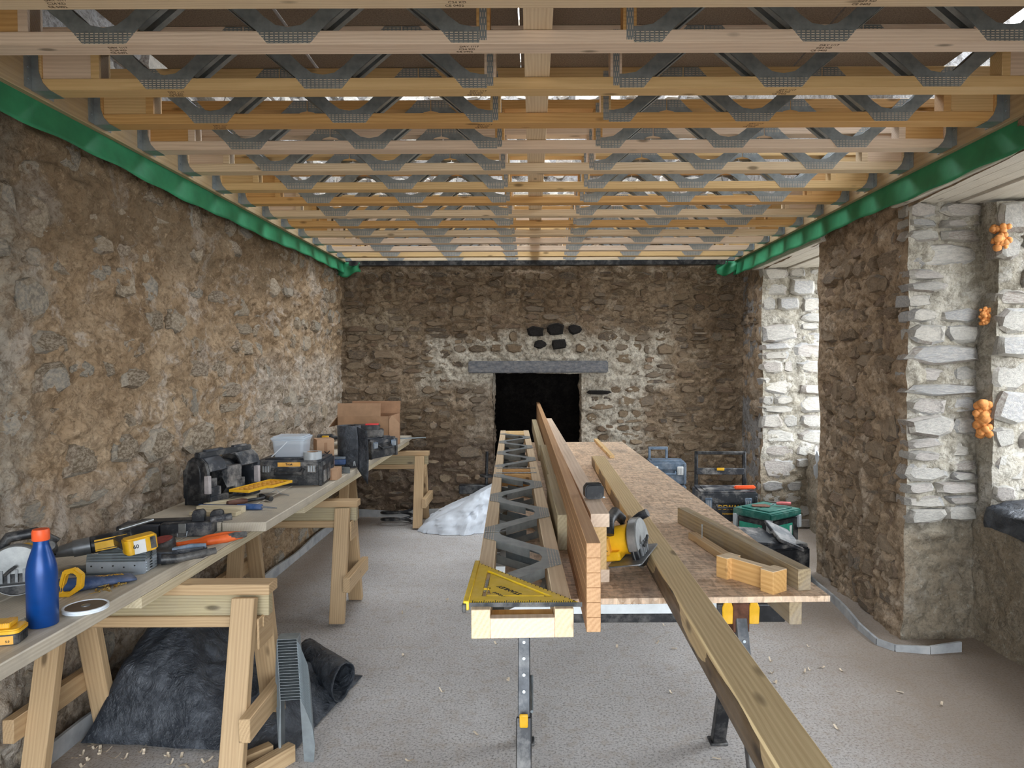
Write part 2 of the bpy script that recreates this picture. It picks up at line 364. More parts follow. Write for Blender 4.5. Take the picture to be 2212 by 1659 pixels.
def concrete():
    t = NT('concrete'); a = t.noise(1.1, 5, .6); b = t.noise(85, 5, .75); c = t.noise(14, 6, .7)
    col = t.ramp(a, [(.3, (.46, .43, .41)), (.7, (.60, .575, .56))])
    col = t.mix(t.ramp(b, [(.38, .8), (.5, 0)]), col, (.16, .145, .13)); col = t.mix(t.ramp(b, [(.56, 0), (.66, .55)]), col, (.72, .68, .62))
    col = t.mix(t.math('MULTIPLY', t.ramp(c, [(.5, 0), (.64, 1)]), .35), col, (.36, .28, .2))
    X, Y, Z = warped(t, .3, 2.4)   # browner along the window side and the left wall
    col = t.mix(t.math('MULTIPLY', boxmask(t, X, Y, 1.5, 4, -2, 9, .9), .75), col, (.25, .19, .14))
    col = t.mix(t.math('MULTIPLY', boxmask(t, X, Y, -4, -1.75, -2, 9, .4), .5), col, (.36, .27, .19))
    t.bump(t.math('ADD', b, t.math('MULTIPLY', c, .6)), .55, .008); M['concrete'] = t.fin(col, .88, 0, .25)
concrete()
wood('pale_wood', (.78, .63, .44), (.56, .40, .235)); wood('pink_wood', (.80, .64, .50), (.60, .44, .31)); wood('orange_wood', (.68, .41, .165), (.48, .25, .075))
wood('honey_wood', (.74, .52, .26), (.54, .34, .14)); wood('trestle_wood', (.58, .41, .235), (.38, .245, .125)); wood('treated_wood', (.52, .44, .27), (.30, .235, .13), dirt=.35)
wood('bench_wood', (.60, .54, .44), (.42, .36, .27), dirt=.55, knots=.4); wood('bench_edge', (.68, .6, .43), (.46, .37, .22), knots=.4); wood('glulam', (.58, .35, .185), (.39, .205, .09), knots=.2)
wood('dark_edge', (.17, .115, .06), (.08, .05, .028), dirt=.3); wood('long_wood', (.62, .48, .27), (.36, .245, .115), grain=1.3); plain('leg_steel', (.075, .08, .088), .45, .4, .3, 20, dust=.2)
wood('weathered_wood', (.40, .31, .18), (.17, .12, .07), dirt=.7); wood('old_lintel', (.70, .66, .58), (.36, .31, .25), dirt=.3)
wood('ledger_wood', (.46, .34, .19), (.26, .18, .09), dirt=.4)
def osb(name, base, dk):
    t = NT(name); cols = []
    v1 = t.map((26, 110, 20), rot=(0, 0, .5)); v2 = t.map((110, 28, 20), rot=(0, 0, .25)); v3 = t.map((60, 60, 40), rot=(0, 0, 1.1))
    r1 = t.vor(1, v1, 'Color'); r2 = t.vor(1, v2, 'Color'); r3 = t.vor(1, v3, 'Color')
    f = t.math('ADD', t.math('ADD', t.math('MULTIPLY', t.sep(r1)[0], .42), t.math('MULTIPLY', t.sep(r2)[1], .33)), t.math('MULTIPLY', t.sep(r3)[0], .25))
    col = t.ramp(f, [(.2, dk), (.5, base), (.8, tuple(min(1, x * 1.35) for x in base))])
    col = t.mix(t.math('MULTIPLY', t.ramp(t.noise(4.5, 7, .72, t.map((1, .45, 1))), [(.52, 0), (.66, 1)]), .55), col, (.13, .11, .10))
    col = t.mix(t.ramp(t.noise(90, 4, .7), [(.55, 0), (.7, .5)]), col, (.72, .62, .5))
    t.bump(f, .35, .004); M[name] = t.fin(col, .5, 0, .5)
osb('osb', (.60, .44, .31), (.36, .24, .15))
def chip():
    t = NT('chipboard'); a = t.noise(160, 4, .8); t.bump(a, .3, .002)
    M['chipboard'] = t.fin(t.ramp(a, [(.3, (.15, .11, .08)), (.7, (.36, .28, .21))]), .85, 0, .2)
chip()
def plate():
    """galvanised web: rows of tooth slots where it is pressed into the chords"""
    t = NT('web_steel'); x, y, z = t.sep()
    b = t.n('ShaderNodeTexBrick'); b.inputs['Scale'].default_value = 1; b.inputs['Brick Width'].default_value = .0165; b.inputs['Row Height'].default_value = .0085
    b.inputs['Mortar Size'].default_value = .0028; b.inputs['Mortar Smooth'].default_value = 0; b.offset = .0
    cb = t.n('ShaderNodeCombineXYZ'); t.l(x, cb.inputs[0]); t.l(z, cb.inputs[1]); t.l(cb.outputs[0], b.inputs[0])
    b.inputs['Color1'].default_value = b.inputs['Color2'].default_value = (1, 1, 1, 1); b.inputs['Mortar'].default_value = (0, 0, 0, 1)
    lo = t.math('MULTIPLY', t.math('LESS_THAN', z, .044), t.math('GREATER_THAN', z, .004)); hi = t.math('MULTIPLY', t.math('GREATER_THAN', z, .21), t.math('LESS_THAN', z, .2485))
    slot = t.math('MULTIPLY', t.sep(b.outputs[0])[0], t.math('ADD', lo, hi))
    col = t.mix(slot, t.ramp(t.noise(18, 4, .6), [(.3, (.20, .225, .235)), (.7, (.34, .37, .38))]), (.62, .52, .40))
    t.setin(t.b.inputs['Metallic'], t.math('MULTIPLY_ADD', slot, -.55, .55)); m = t.fin(col, .42, 0, .5)
    t.l(t.math('MULTIPLY_ADD', slot, -.55, .55), t.b.inputs['Metallic']); M['web_steel'] = m
    t = NT('nail_plate'); x, y, z = t.sep(); b = t.n('ShaderNodeTexBrick'); b.inputs['Scale'].default_value = 1; b.inputs['Brick Width'].default_value = .009; b.inputs['Row Height'].default_value = .022
    b.inputs['Mortar Size'].default_value = .0032; b.inputs['Mortar Smooth'].default_value = 0; b.offset = .5
    cb = t.n('ShaderNodeCombineXYZ'); t.l(x, cb.inputs[0]); t.l(z, cb.inputs[1]); t.l(cb.outputs[0], b.inputs[0])
    b.inputs['Color1'].default_value = b.inputs['Color2'].default_value = (.62, .52, .4, 1); b.inputs['Mortar'].default_value = (.22, .24, .25, 1)
    M['nail_plate'] = t.fin(b.outputs[0], .45, .2, .5)
plate()
plain('galv', (.32, .36, .38), .38, .65, .2, 14); plain('galv_light', (.50, .55, .60), .35, .6, .15, 14); plain('green_membrane', (.03, .22, .10), .55, 0, .2, 7, .25, .3)
plain('black_steel', (.02, .021, .024), .45, .3, .4, 20, dust=.25); plain('black_plastic', (.018, .020, .024), .42, 0, .3, 20, dust=.35); plain('dusty_plastic', (.032, .036, .045), .5, 0, .4, 12, dust=.8)
plain('yellow_plastic', (.80, .44, .015), .42, 0, .12, 20, dust=.15); plain('amber_plastic', (.78, .40, .06), .45, 0, .15, 20, dust=.2); plain('square_yellow', (.80, .54, .02), .4, 0, .12, 30, dust=.3)
plain('blue_bottle', (.002, .052, .24), .33, .15, .08, 30, .02, .5); plain('orange_plastic', (.86, .115, .03), .45, 0, .1, 20); plain('tool_orange', (.85, .14, .02), .45, 0, .12, 20, dust=.15)
plain('red_plastic', (.65, .03, .035), .45, 0, .15, 20); plain('tool_grey', (.20, .21, .22), .42, .5, .25, 20, dust=.3); plain('guard_steel', (.28, .29, .29), .38, .7, .2, 20, dust=.2)
plain('blue_case', (.12, .17, .235), .45, 0, .25, 20, dust=.35); plain('green_case', (.012, .11, .085), .45, 0, .25, 20, dust=.25); plain('card', (.46, .29, .18), .85, 0, .12, 9, spec=.1); plain('card_dark', (.36, .21, .125), .85, 0, .15, 9, spec=.1)
plain('white_lid', (.74, .79, .84), .4, 0, .06, 20); plain('disc_orange', (.62, .25, .07), .6, 0, .3, 40); plain('irwin_blue', (.02, .055, .15), .5, 0, .25, 20, dust=.25); plain('handle_brown', (.12, .05, .03), .55, 0, .3, 20)
plain('tape_grey', (.42, .45, .47), .4, .1, .1, 30); plain('foam', (.72, .30, .09), .75, 0, .3, 40, 1.0); plain('edge_foam', (.38, .39, .40), .8, 0, .25, 8, dust=.6); plain('brass', (.55, .38, .12), .35, .8, .3, 60)
plain('hinge_grey', (.42, .38, .38), .6, 0, .2, 20, dust=.3); plain('label_white', (.72, .72, .70), .6, 0, .1, 20); plain('label_green', (.03, .30, .2), .6, 0, .2, 20); plain('ink', (.02, .02, .022), .8, 0, .05); plain('ink_soft', (.13, .09, .06), .8, 0, .1); plain('pir_face', (.62, .66, .68), .5, .2, .1, 15); plain('pir_core', (.62, .56, .42), .8, 0, .1, 30)
plain('rubble_bag', (.66, .70, .76), .5, 0, .1, 12, .3); plain('pink_handle', (.5, .12, .12), .5, 0, .2, 20); plain('rust', (.14, .06, .035), .8, .2, .4, 25); plain('blue_plastic', (.035, .10, .28), .4, 0, .2, 20, dust=.2); plain('gravel', (.24, .22, .19), .95, 0, .4, 3)
plain('sander_red', (.28, .05, .04), .9, 0, .3, 50); plain('shaving', (.72, .60, .45), .8, 0, .2, 30)
def sheet():
    t = NT('black_sheet'); a = t.noise(5, 7, .68, dist=.8); b = t.noise(16, 5, .6, dist=1.2)
    t.bump(t.math('ADD', a, t.math('MULTIPLY', b, .6)), .8, .04)
    M['black_sheet'] = t.fin(t.mix(t.ramp(t.noise(7, 7, .75), [(.46, 0), (.72, .75)]), (.026, .031, .04), (.15, .165, .19)), .38, 0, .5)
    t = NT('clear_plastic'); m = t.fin((.75, .83, .92), .25, 0, .5); t.b.inputs['Alpha'].default_value = .55; M['clear_plastic'] = m
sheet()
# ---------------------------------------------------------------- the setting
LX = -2.13; BY = 7.74
def RX(y): return 2.255 + (y - 4.19) * .0252
W1 = (2.8, 4.19); W2 = (5.57, 7.06); WT = 2.64; SILL = .76
struct(MB().lo((-40, -40, -.3), (40, 40, -.12)).build('ground', 'gravel'))
struct(MB().lo((-2.6, -1.2, -.11), (3.2, 8.6, 0)).build('floor', 'concrete'))
# left wall
p = Patches().quad((LX, -1.2, -.05), (LX, 2.5, -.05), (LX, 2.5, 3.0), (LX, -1.2, 3.0), .06).quad((LX, 2.5, -.05), (LX, BY + .05, -.05), (LX, BY + .05, 3.0), (LX, 2.5, 3.0), .0135)
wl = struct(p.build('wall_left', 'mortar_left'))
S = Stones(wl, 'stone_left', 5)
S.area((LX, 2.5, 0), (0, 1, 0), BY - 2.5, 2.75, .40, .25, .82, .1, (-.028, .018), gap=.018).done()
struct(MB().lo((-2.75, -1.2, -.1), (LX - .07, 8.7, 5.3)).build('wall_left_core', 'mortar_upper'))
# back wall with fireplace
FX0, FX1, FZ = -.446, .538, 1.588
def fire(P): return (P[:, 0] > FX0) & (P[:, 0] < FX1) & (P[:, 2] < FZ)
p = Patches().quad((LX - .05, BY, -.05), (2.4, BY, -.05), (2.4, BY, 3.1), (LX - .05, BY, 3.1), .0145, hole=fire)
p.quad((FX0, BY, 0), (FX0, BY + .3, 0), (FX0, BY + .3, FZ), (FX0, BY, FZ), .03).quad((FX1, BY + .3, 0), (FX1, BY, 0), (FX1, BY, FZ), (FX1, BY + .3, FZ), .03)
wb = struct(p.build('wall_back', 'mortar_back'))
p = Patches().quad((FX0, BY + .25, 0), (FX0 - .1, BY + .8, 0), (FX0 - .1, BY + .8, 2), (FX0, BY + .25, 2), .05).quad((FX1 + .1, BY + .8, 0), (FX1, BY + .25, 0), (FX1, BY + .25, 2), (FX1 + .1, BY + .8, 2), .05)
p.quad((FX0 - .1, BY + .8, 0), (FX1 + .1, BY + .8, 0), (FX1 + .1, BY + .8, 2), (FX0 - .1, BY + .8, 2), .05).quad((FX0 - .1, BY + .05, 1.62), (FX1 + .1, BY + .05, 1.62), (FX1 + .1, BY + .85, 1.8), (FX0 - .1, BY + .85, 1.8), .05)
p.build('fireplace_interior', 'soot', wb)
cells = []
rr = random.Random(21); split(0, 0, 4.4, 2.72, .31, .14, rr, cells)
def bk(cx, cy, a, b):
    x = cx - 2.12; z = cy
    if x + a > FX0 - .03 and x - a < FX1 + .03 and z - b < FZ + .02: return False
    if x + a > -.73 and x - a < .84 and z + b > 1.57 and z - b < 1.74: return False
    if abs(x - .17) < .24 + a and abs(z - 1.93) < .1 + b * .6: return False
    return True
S = Stones(wb, 'stone_back', 9); S.area((-2.12, BY, 0), (1, 0, 0), 4.4, 2.72, .3, .135, .97, .1, (-.008, .03), bk, .010, cells=cells).done()
for x, z, w_, h_ in ((.075, 1.905, .155, .12), (.29, 1.905, .2, .13), (.03, 2.05, .2, .14), (.25, 2.07, .24, .15), (.46, 2.07, .16, .12), (.73, 1.37, .32, .05)):
    o = ob('stone', random.Random(int(x * 100)).choice(STN).mesh('stone', ang=24), 'soot_stone', wb, (x, BY - .005, z), Matrix(((1, 0, 0), (0, 0, -1), (0, 1, 0))).to_euler(), (w_, h_, .1))
ln = MB().grid(lambda u, v: (-.717 + 1.544 * u, BY - .085 + .012 * math.sin(9 * u + 3 * v), 1.592 + .13 * v + .008 * math.sin(14 * u) * (v > .5)), 30, 4)
ln = MB().lo((-.717, BY - .085, 1.59), (.827, BY + .2, 1.722)).build('lintel', 'slate', wb, bevel=.012, seg=2); ln['label'] = 'grey slate lintel over the fireplace'
# upper storey seen between the joists
up = Patches().quad((LX - .03, -1.2, 2.9), (LX - .03, BY, 2.9), (LX - .03, BY, 5.3), (LX - .03, -1.2, 5.3), .09, .12)
up.quad((LX - .05, BY + .04, 2.95), (2.5, BY + .04, 2.95), (2.5, BY + .04, 5.3), (LX - .05, BY + .04, 5.3), .09, .12)
wu = struct(up.build('wall_upper', 'mortar_upper'))
S = Stones(wu, 'stone_reveal', 31); S.area((-2.12, BY + .02, 3.0), (1, 0, 0), 4.5, 2.2, .36, .2, .85, .1, (-.02, .04)); S.area((LX, 1.5, 3.0), (0, 1, 0), 6.2, 2.2, .4, .24, .75, .1, (-.02, .04)); S.done(280)
struct(MB().lo((-2.75, BY + .1, 1.95), (3.0, 8.7, 5.3)).lo((-2.75, BY + .1, -.1), (FX0 - .15, 8.7, 1.95)).lo((FX1 + .15, BY + .1, -.1), (3.0, 8.7, 1.95)).lo((-1, 8.6, -.1), (1, 8.7, 1.95)).build('wall_back_core', 'mortar_upper'))
# right wall: pier between two deep window recesses
x1, x2, x3, x4 = RX(W1[1]), RX(W2[0]), RX(W2[1]), RX(BY)
D1, D2, OUT = 2.70, 2.80, 3.12
p = Patches()
p.quad((x2, W2[0], -.05), (x1, W1[1], -.05), (x1, W1[1], 3.1), (x2, W2[0], 3.1), .014)
p.quad((x4, BY + .05, -.05), (x3, W2[1], -.05), (x3, W2[1], 3.1), (x4, BY + .05, 3.1), .028)
p.quad((x3, W2[1], WT), (x2, W2[0], WT), (x2, W2[0], 3.1), (x3, W2[1], 3.1), .05).quad((x1, W1[1], WT), (2.18, W1[0], WT), (2.18, W1[0], 3.1), (x1, W1[1], 3.1), .05)
p.quad((2.18, W1[0], -.05), (2.1, -1.2, -.05), (2.1, -1.2, 3.1), (2.18, W1[0], 3.1), .08)
wr = struct(p.build('wall_right', 'mortar_right'))
q = Patches()
q.quad((x1, W1[1], -.05), (D1, W1[1] + .03, -.05), (D1, W1[1] + .03, WT + .1), (x1, W1[1], WT + .1), .014)
q.quad((D1, W1[1] + .03, SILL - .2), (D1 + .02, W1[1] - .1, SILL - .2), (D1 + .02, W1[1] - .1, WT), (D1, W1[1] + .03, WT), .03).quad((D1 + .02, W1[1] - .1, SILL - .2), (OUT, W1[1] - .1, SILL - .2), (OUT, W1[1] - .1, WT), (D1 + .02, W1[1] - .1, WT), .03)
q.quad((x3, W2[1], -.05), (D2 + .35, W2[1] + .02, -.05), (D2 + .35, W2[1] + .02, WT + .1), (x3, W2[1], WT + .1), .018)
q.quad((D1, W1[1] + .05, -.05), (D1, W1[0] - .05, -.05), (D1, W1[0] - .05, SILL), (D1, W1[1] + .05, SILL), .03, .05)
q.quad((D1, W1[1] + .05, SILL), (D1, W1[0] - .05, SILL), (OUT, W1[0] - .05, SILL + .05), (OUT, W1[1] + .05, SILL + .05), .05, .05)
q.quad((D2, W2[1] + .05, -.05), (D2, W2[0] - .05, -.05), (D2, W2[0] - .05, SILL), (D2, W2[1] + .05, SILL), .05, .05).quad((D2, W2[1] + .05, SILL), (D2, W2[0] - .05, SILL), (OUT, W2[0] - .05, SILL + .05), (OUT, W2[1] + .05, SILL + .05), .05, .05)
q.quad((OUT, W2[0], -.05), (x2, W2[0], -.05), (x2, W2[0], WT + .1), (OUT, W2[0], WT + .1), .05).quad((OUT, W1[0], -.05), (2.18, W1[0], -.05), (2.18, W1[0], WT + .1), (OUT, W1[0], WT + .1), .06)
rv = struct(q.build('wall_right_reveals', 'mortar_reveal'))
co = MB()
for a, b in ((-1.2, W1[0] - .07), (W1[1] + .1, W2[0] - .07), (W2[1] + .09, 8.7)): co.lo((2.34, a, -.1), (OUT, b, WT))
co.lo((2.36, -1.2, WT + .03), (OUT, 8.7, 3.05)).lo((D1 + .06, W1[0] - .1, -.1), (OUT, W1[1] + .1, SILL - .04)).lo((D2 + .06, W2[0] - .1, -.1), (OUT, W2[1] + .1, SILL - .04))
co.lo((2.36, -1.2, 3.05), (OUT, 3.0, 5.3)).lo((2.36, 4.6, 3.05), (OUT, 8.7, 5.3)).lo((2.36, 3.0, 4.7), (OUT, 4.6, 5.3))
struct(co.build('wall_right_core', 'mortar_upper'))
S = Stones(wr, 'stone_right', 12, BLK)
S.area((x2, W2[0] - .1, 0), (x1 - x2, W1[1] - W2[0], 0), W2[0] - W1[1] - .22, 2.6, .30, .19, .97, .1, (-.012, .02), gap=.008)
S.area((x4, BY, 0), (x3 - x4, W2[1] - BY, 0), BY - W2[1] - .12, 2.6, .26, .13, .8, .1, (-.03, .02), gap=.016).done()
S = Stones(rv, 'stone_reveal', 14, BLK)
S.area((x1 - .015, W1[1], 0), (1, .06, 0), D1 - x1 + .03, 2.66, .38, .155, .97, .11, (.0, .04), gap=.006, v0=.72)
S.area((D1 + .005, W1[1] - .1, SILL), (1, 0, 0), OUT - D1, WT - SILL, .30, .22, .98, .11, (.0, .04), gap=.006)
S.area((x3 - .015, W2[1], 0), (1, .03, 0), D2 + .3 - x3, 2.66, .38, .19, .95, .11, (-.004, .035), gap=.008).done()
for (wa, wz), xa, xb, n in ((W1, 2.2, OUT, 8), (W2, 2.25, OUT, 8)):       # old lintel planks over each recess
    wdt = (xb - xa) / n
    for k in range(n):
        board('lintel_plank', (xa + wdt * (k + .5), wa - .1, WT + .03 + .006 * (k % 3)), (xa + wdt * (k + .5), wz + .12, WT + .03 + .006 * (k % 3)), wdt - .012, .05, 'old_lintel', rv, bevel=.004)
# unseen front wall behind the camera; wide opening added for fill light
struct(MB().lo((-2.8, -1.4, -.1), (-1.75, -1.1, 5.3)).lo((1.75, -1.4, -.1), (3.1, -1.1, 5.3)).lo((-1.75, -1.4, 2.5), (1.75, -1.1, 5.3)).build('unseen_wall_front', 'mortar_upper'))
struct(MB().lo((-2.8, -1.4, 5.3), (3.15, 5.6, 5.4)).lo((-2.8, 7.6, 5.3), (3.15, 8.8, 5.4)).lo((-2.8, 5.6, 5.3), (-1.8, 7.6, 5.4)).lo((1.8, 5.6, 5.3), (3.15, 7.6, 5.4)).build('added_roof_slab', 'chipboard'))  # unseen roof slab added to block sky; its gap lets fill light down
# foam strip round the slab edge
def strip(name, pts, h=.07):
    b = MB()
    for k in range(len(pts) - 1):
        (xa, ya), (xb, yb) = pts[k], pts[k + 1]; n = max(2, int(math.hypot(xb - xa, yb - ya) / .12))
        for i in range(n):
            f0, f1 = i / n, (i + 1) / n; A = (xa + (xb - xa) * f0, ya + (yb - ya) * f0); B = (xa + (xb - xa) * f1, ya + (yb - ya) * f1)
            wob = lambda q: .012 * math.sin(q[0] * 7 + q[1] * 5.3)
            d = Vector((B[0] - A[0], B[1] - A[1], 0)).normalized(); nn = Vector((-d.y, d.x, 0)) * .008
            ha, hb = h + wob(A), h + wob(B)
            b.add([(A[0] + s * nn.x, A[1] + s * nn.y, z) for s in (-1, 1) for z in (0, ha)] + [(B[0] + s * nn.x, B[1] + s * nn.y, z) for s in (-1, 1) for z in (0, hb)],
                  [(0, 1, 5, 4), (2, 6, 7, 3), (1, 3, 7, 5)])
    return struct(b.build(name, 'edge_foam'))
strip('trim_1', [(-2.06, 1.5), (-2.065, 4), (-2.06, 7.66), (FX0, 7.66)], .075)
strip('trim_2', [(2.16, 5.55), (2.13, 5.0), (2.06, 4.35), (2.06, 4.12), (2.12, 4.03), (2.3, 3.99), (2.5, 4.02)], .05)
# ---------------------------------------------------------------- ceiling: open metal-web joists on hangers
JZ = 2.808; JH = .253; JX0, JX1 = -2.02, 2.17; CW = .08
JY = [2.205, 2.524, 2.922, 3.321, 3.714, 4.121, 4.542, 4.926, 5.348, 5.736, 6.145, 6.532, 6.965, 7.33, 7.63]
JM = ['pale_wood', 'pink_wood', 'honey_wood', 'orange_wood', 'pink_wood', 'pale_wood', 'honey_wood', 'orange_wood', 'pale_wood', 'orange_wood', 'pale_wood', 'pink_wood', 'pink_wood', 'honey_wood', 'pale_wood']
HALF = [(0, .003), (.075, .003), (.112, .047), (.15, .083), (.255, .17), (.285, .19), (.318, .197), (.318, .25), (.25, .25), (.212, .21), (.13, .138), (.085, .095), (.045, .066), (0, .058)]
def web_mesh(left=True, right=True):
    """pressed steel V: plate on the bottom chord, channel arms, half plates on the top chord (x along, z up, y = face)"""
    b = MB(); R = HALF; L = [(-x, z) for x, z in HALF]
    if left and right: poly = R + L[::-1][1:-1]
    elif right: poly = [(-.022, .003)] + R[1:-1] + [(0, .058), (-.022, .058)]
    else: poly = [(.022, .003), (.022, .058), (0, .058)] + L[::-1][1:-1]
    Q = Matrix(((1, 0, 0, 0), (0, 0, 1, 0), (0, 1, 0, 0), (0, 0, 0, 1)))
    b.prism(poly, -.0018, .0, Q)
    for sg, on in ((1, right), (-1, left)):
        if not on: continue
        for a, c in (((.118, .055), (.262, .174)), ((.086, .095), (.214, .21))):
            n = 4; d = Vector((c[0] - a[0], 0, c[1] - a[1])).normalized()
            b.add([(sg * a[0], 0, a[1]), (sg * c[0], 0, c[1]), (sg * c[0], .026, c[1]), (sg * a[0], .026, a[1])], [(0, 1, 2, 3)])
    return b.mesh('web', smooth=False)
WEBS = {k: web_mesh(*k) for k in ((True, True), (True, False), (False, True))}
def bbox(name, a, b, bevel=.0015): return MB().lo(a, b).mesh(name, bevel)
ME = dict(chord=bbox('bottom_chord', (JX0, -CW / 2, 0), (JX1, CW / 2, .047), .002), top=bbox('top_chord', (JX0, -CW / 2, .206), (JX1, CW / 2, .253), .002),
          vert=bbox('upright', (-.0235, -CW / 2 + .004, .047), (.0235, CW / 2 - .002, .206)), plate=bbox('nail_plate', (-.0125, -.001, .012), (.0125, 0, .236), 0),
          blockl=bbox('end_block', (0, -CW / 2 + .012, .047), (.27, CW / 2 - .012, .206)), stub=bbox('end_post', (0, -CW / 2 + .001, .047), (.035, CW / 2 - .001, .206)))
def put(name, me, mat, par, loc=(0, 0, 0), rot=(0, 0, 0)):
    key = (me.name, mat); m2 = MCACHE.get(key)
    if m2 is None: m2 = me.copy(); m2.materials.append(M[mat]); MCACHE[key] = m2
    return ob(name, m2, None, par, loc, rot)
MCACHE = {}
VX = [(-1.485, (True, True)), (-.845, (True, True)), (-.205, (True, False)), (.375, (False, True)), (1.015, (True, True)), (1.655, (True, True))]
def joist(name, label, cat, loc, rot, mat, mat2, group, detail=True):
    t = thing(name, label, cat, loc, rot, group)
    put('bottom_chord', ME['chord'], mat, t); put('top_chord', ME['top'], mat2, t)
    for x, kd in VX:
        put('web', WEBS[kd], 'web_steel', t, (x, -CW / 2, 0))
        if detail: put('web', WEBS[kd[::-1]], 'web_steel', t, (x, CW / 2, 0), (0, 0, PI))
    for x in (-.17, .34):
        u = put('upright', ME['vert'], mat2, t, (x, 0, 0)); sub(put('nail_plate', ME['plate'], 'nail_plate', t, (x, -CW / 2, 0)), u)
    for x, y in ((JX0, 0), (JX1 - .27, 0)): put('end_block', ME['blockl'], mat2, t, (x, 0, 0))
    for x in (JX0 + .001, JX0 + .235, JX1 - .271, JX1 - .036): put('end_post', ME['stub'], mat, t, (x, 0, 0))
    return t
ORD = ['nearest the camera at the top edge', 'second', 'third', 'fourth', 'fifth', 'sixth', 'seventh', 'eighth', 'ninth', 'tenth', 'eleventh', 'twelfth', 'thirteenth', 'fourteenth', 'fifteenth and last']
TONE = dict(pale_wood='pale', pink_wood='pinkish pale', honey_wood='honey coloured', orange_wood='orange tinted')
for k, y in enumerate(JY):
    lab = ('%s timber ceiling joist with steel webs, %s' % (TONE[JM[k]], ORD[k])) if k == 0 else ('%s ceiling joist with steel webs, %s from the camera' % (TONE[JM[k]], ORD[k]))
    if k == 14: lab = 'pale ceiling joist with steel webs, last one against the fireplace wall'
    t = joist('ceiling_joist', lab, 'joist', (0, y - CW / 2, JZ), 0, JM[k], JM[(k * 5 + 2) % 15], 'metal web ceiling joists')
    if k in (0, 1, 2, 3):     # grade stamps printed on the undersides
        for x in (-1.47, -.24, 1.02): 
            for r_ in range(3): text(('CE 0402', 'C24 KD', 'DRY 1/17')[r_], .017, t, (x + .01 * r_, .022 - .02 * r_, -.0006), (PI, 0, 0), 'ink_soft', 'grade_stamp', under=t.children[0])
# hangers at both ends of every joist
def hanger_mesh(side):
    b = MB(); h = .25; w = CW + .006
    b.lo((0, -w / 2, -.003), (side * .075, w / 2, -.001))
    for s in (-1, 1):
        pr = [(0, -.003), (.075, -.003), (.045, .03), (.03, .075), (.026, h), (0, h)]
        b.prism([(side * x, z) for x, z in pr], s * w / 2 - .001, s * w / 2 + .001, Matrix(((1, 0, 0, 0), (0, 0, 1, 0), (0, 1, 0, 0), (0, 0, 0, 1))))
        b.lo((-.001 * side, s * w / 2, .0), (.002 * side, s * (w / 2 + .042), h))
        for z in (.04, .085, .13, .18, .225): b.cyl((.002 * side, s * (w / 2 + .02), z), (.006 * side, s * (w / 2 + .02), z), .005, n=6)
    return b.mesh('bracket', smooth=False)
HM = {1: hanger_mesh(1), -1: hanger_mesh(-1)}
for m in HM.values(): m.materials.append(M['galv'])
for k, y in enumerate(JY):
    for sd, x, s in ((1, JX0 - .0015, 'left'), (-1, JX1 + .0015, 'right')):
        if k == 0: continue
        o = ob('joist_hanger', HM[sd], None, None, (x, y - CW / 2, JZ))
        tag(o, 'galvanised steel hanger holding the %s end of the %s ceiling joist' % (s, ORD[k] if k < 14 else 'last'), 'joist hanger', 'joist hangers along the wall plates')
for nm, x, lab in (('wall_plate', -2.047, 'dark timber wall plate above the green membrane on left wall'), ('wall_plate', 2.199, 'dark timber wall plate above the green membrane over the windows')):
    o = board(nm, (x, 1.2, JZ + .115), (x, 7.66, JZ + .115), .05, .26, 'ledger_wood'); tag(o, lab, 'timber plate')
# strongback through the joists, floor sheets above
o = board('strongback', (.02, 1.9, JZ + .047 + .02), (.02, 7.6, JZ + .047 + .02), .1, .036, 'pale_wood'); tag(o, 'flat pale timber running lengthwise through the middle of all joists', 'timber')
CB = [(-1.68, -1.0, 1.9, 3.38, 'chipboard floor sheet above the first joists, leftmost one'), (-.985, -.055, 1.9, 3.42, 'chipboard floor sheet above the first joists, left of the lengthwise timber'), (-.05, 1.2, 1.9, 3.36, 'chipboard floor sheet above the first joists, right of the lengthwise timber'), (1.208, 1.9, 1.9, 3.4, 'chipboard floor sheet above the first joists, rightmost one')]
for a, b_, c, d, lab in CB: tag(MB().lo((a, c, JZ + JH + .001), (b_, d, JZ + JH + .023)).build('floor_sheet', 'chipboard', bevel=.001), lab, 'chipboard')
# black angle under the last joist
tag(MB().lo((-1.98, 7.52, 2.755), (2.1, 7.60, 2.762)).lo((-1.98, 7.515, 2.755), (2.1, 7.522, 2.806)).build('steel_angle', 'black_steel'), 'black steel angle along the top of the fireplace wall', 'steel angle')
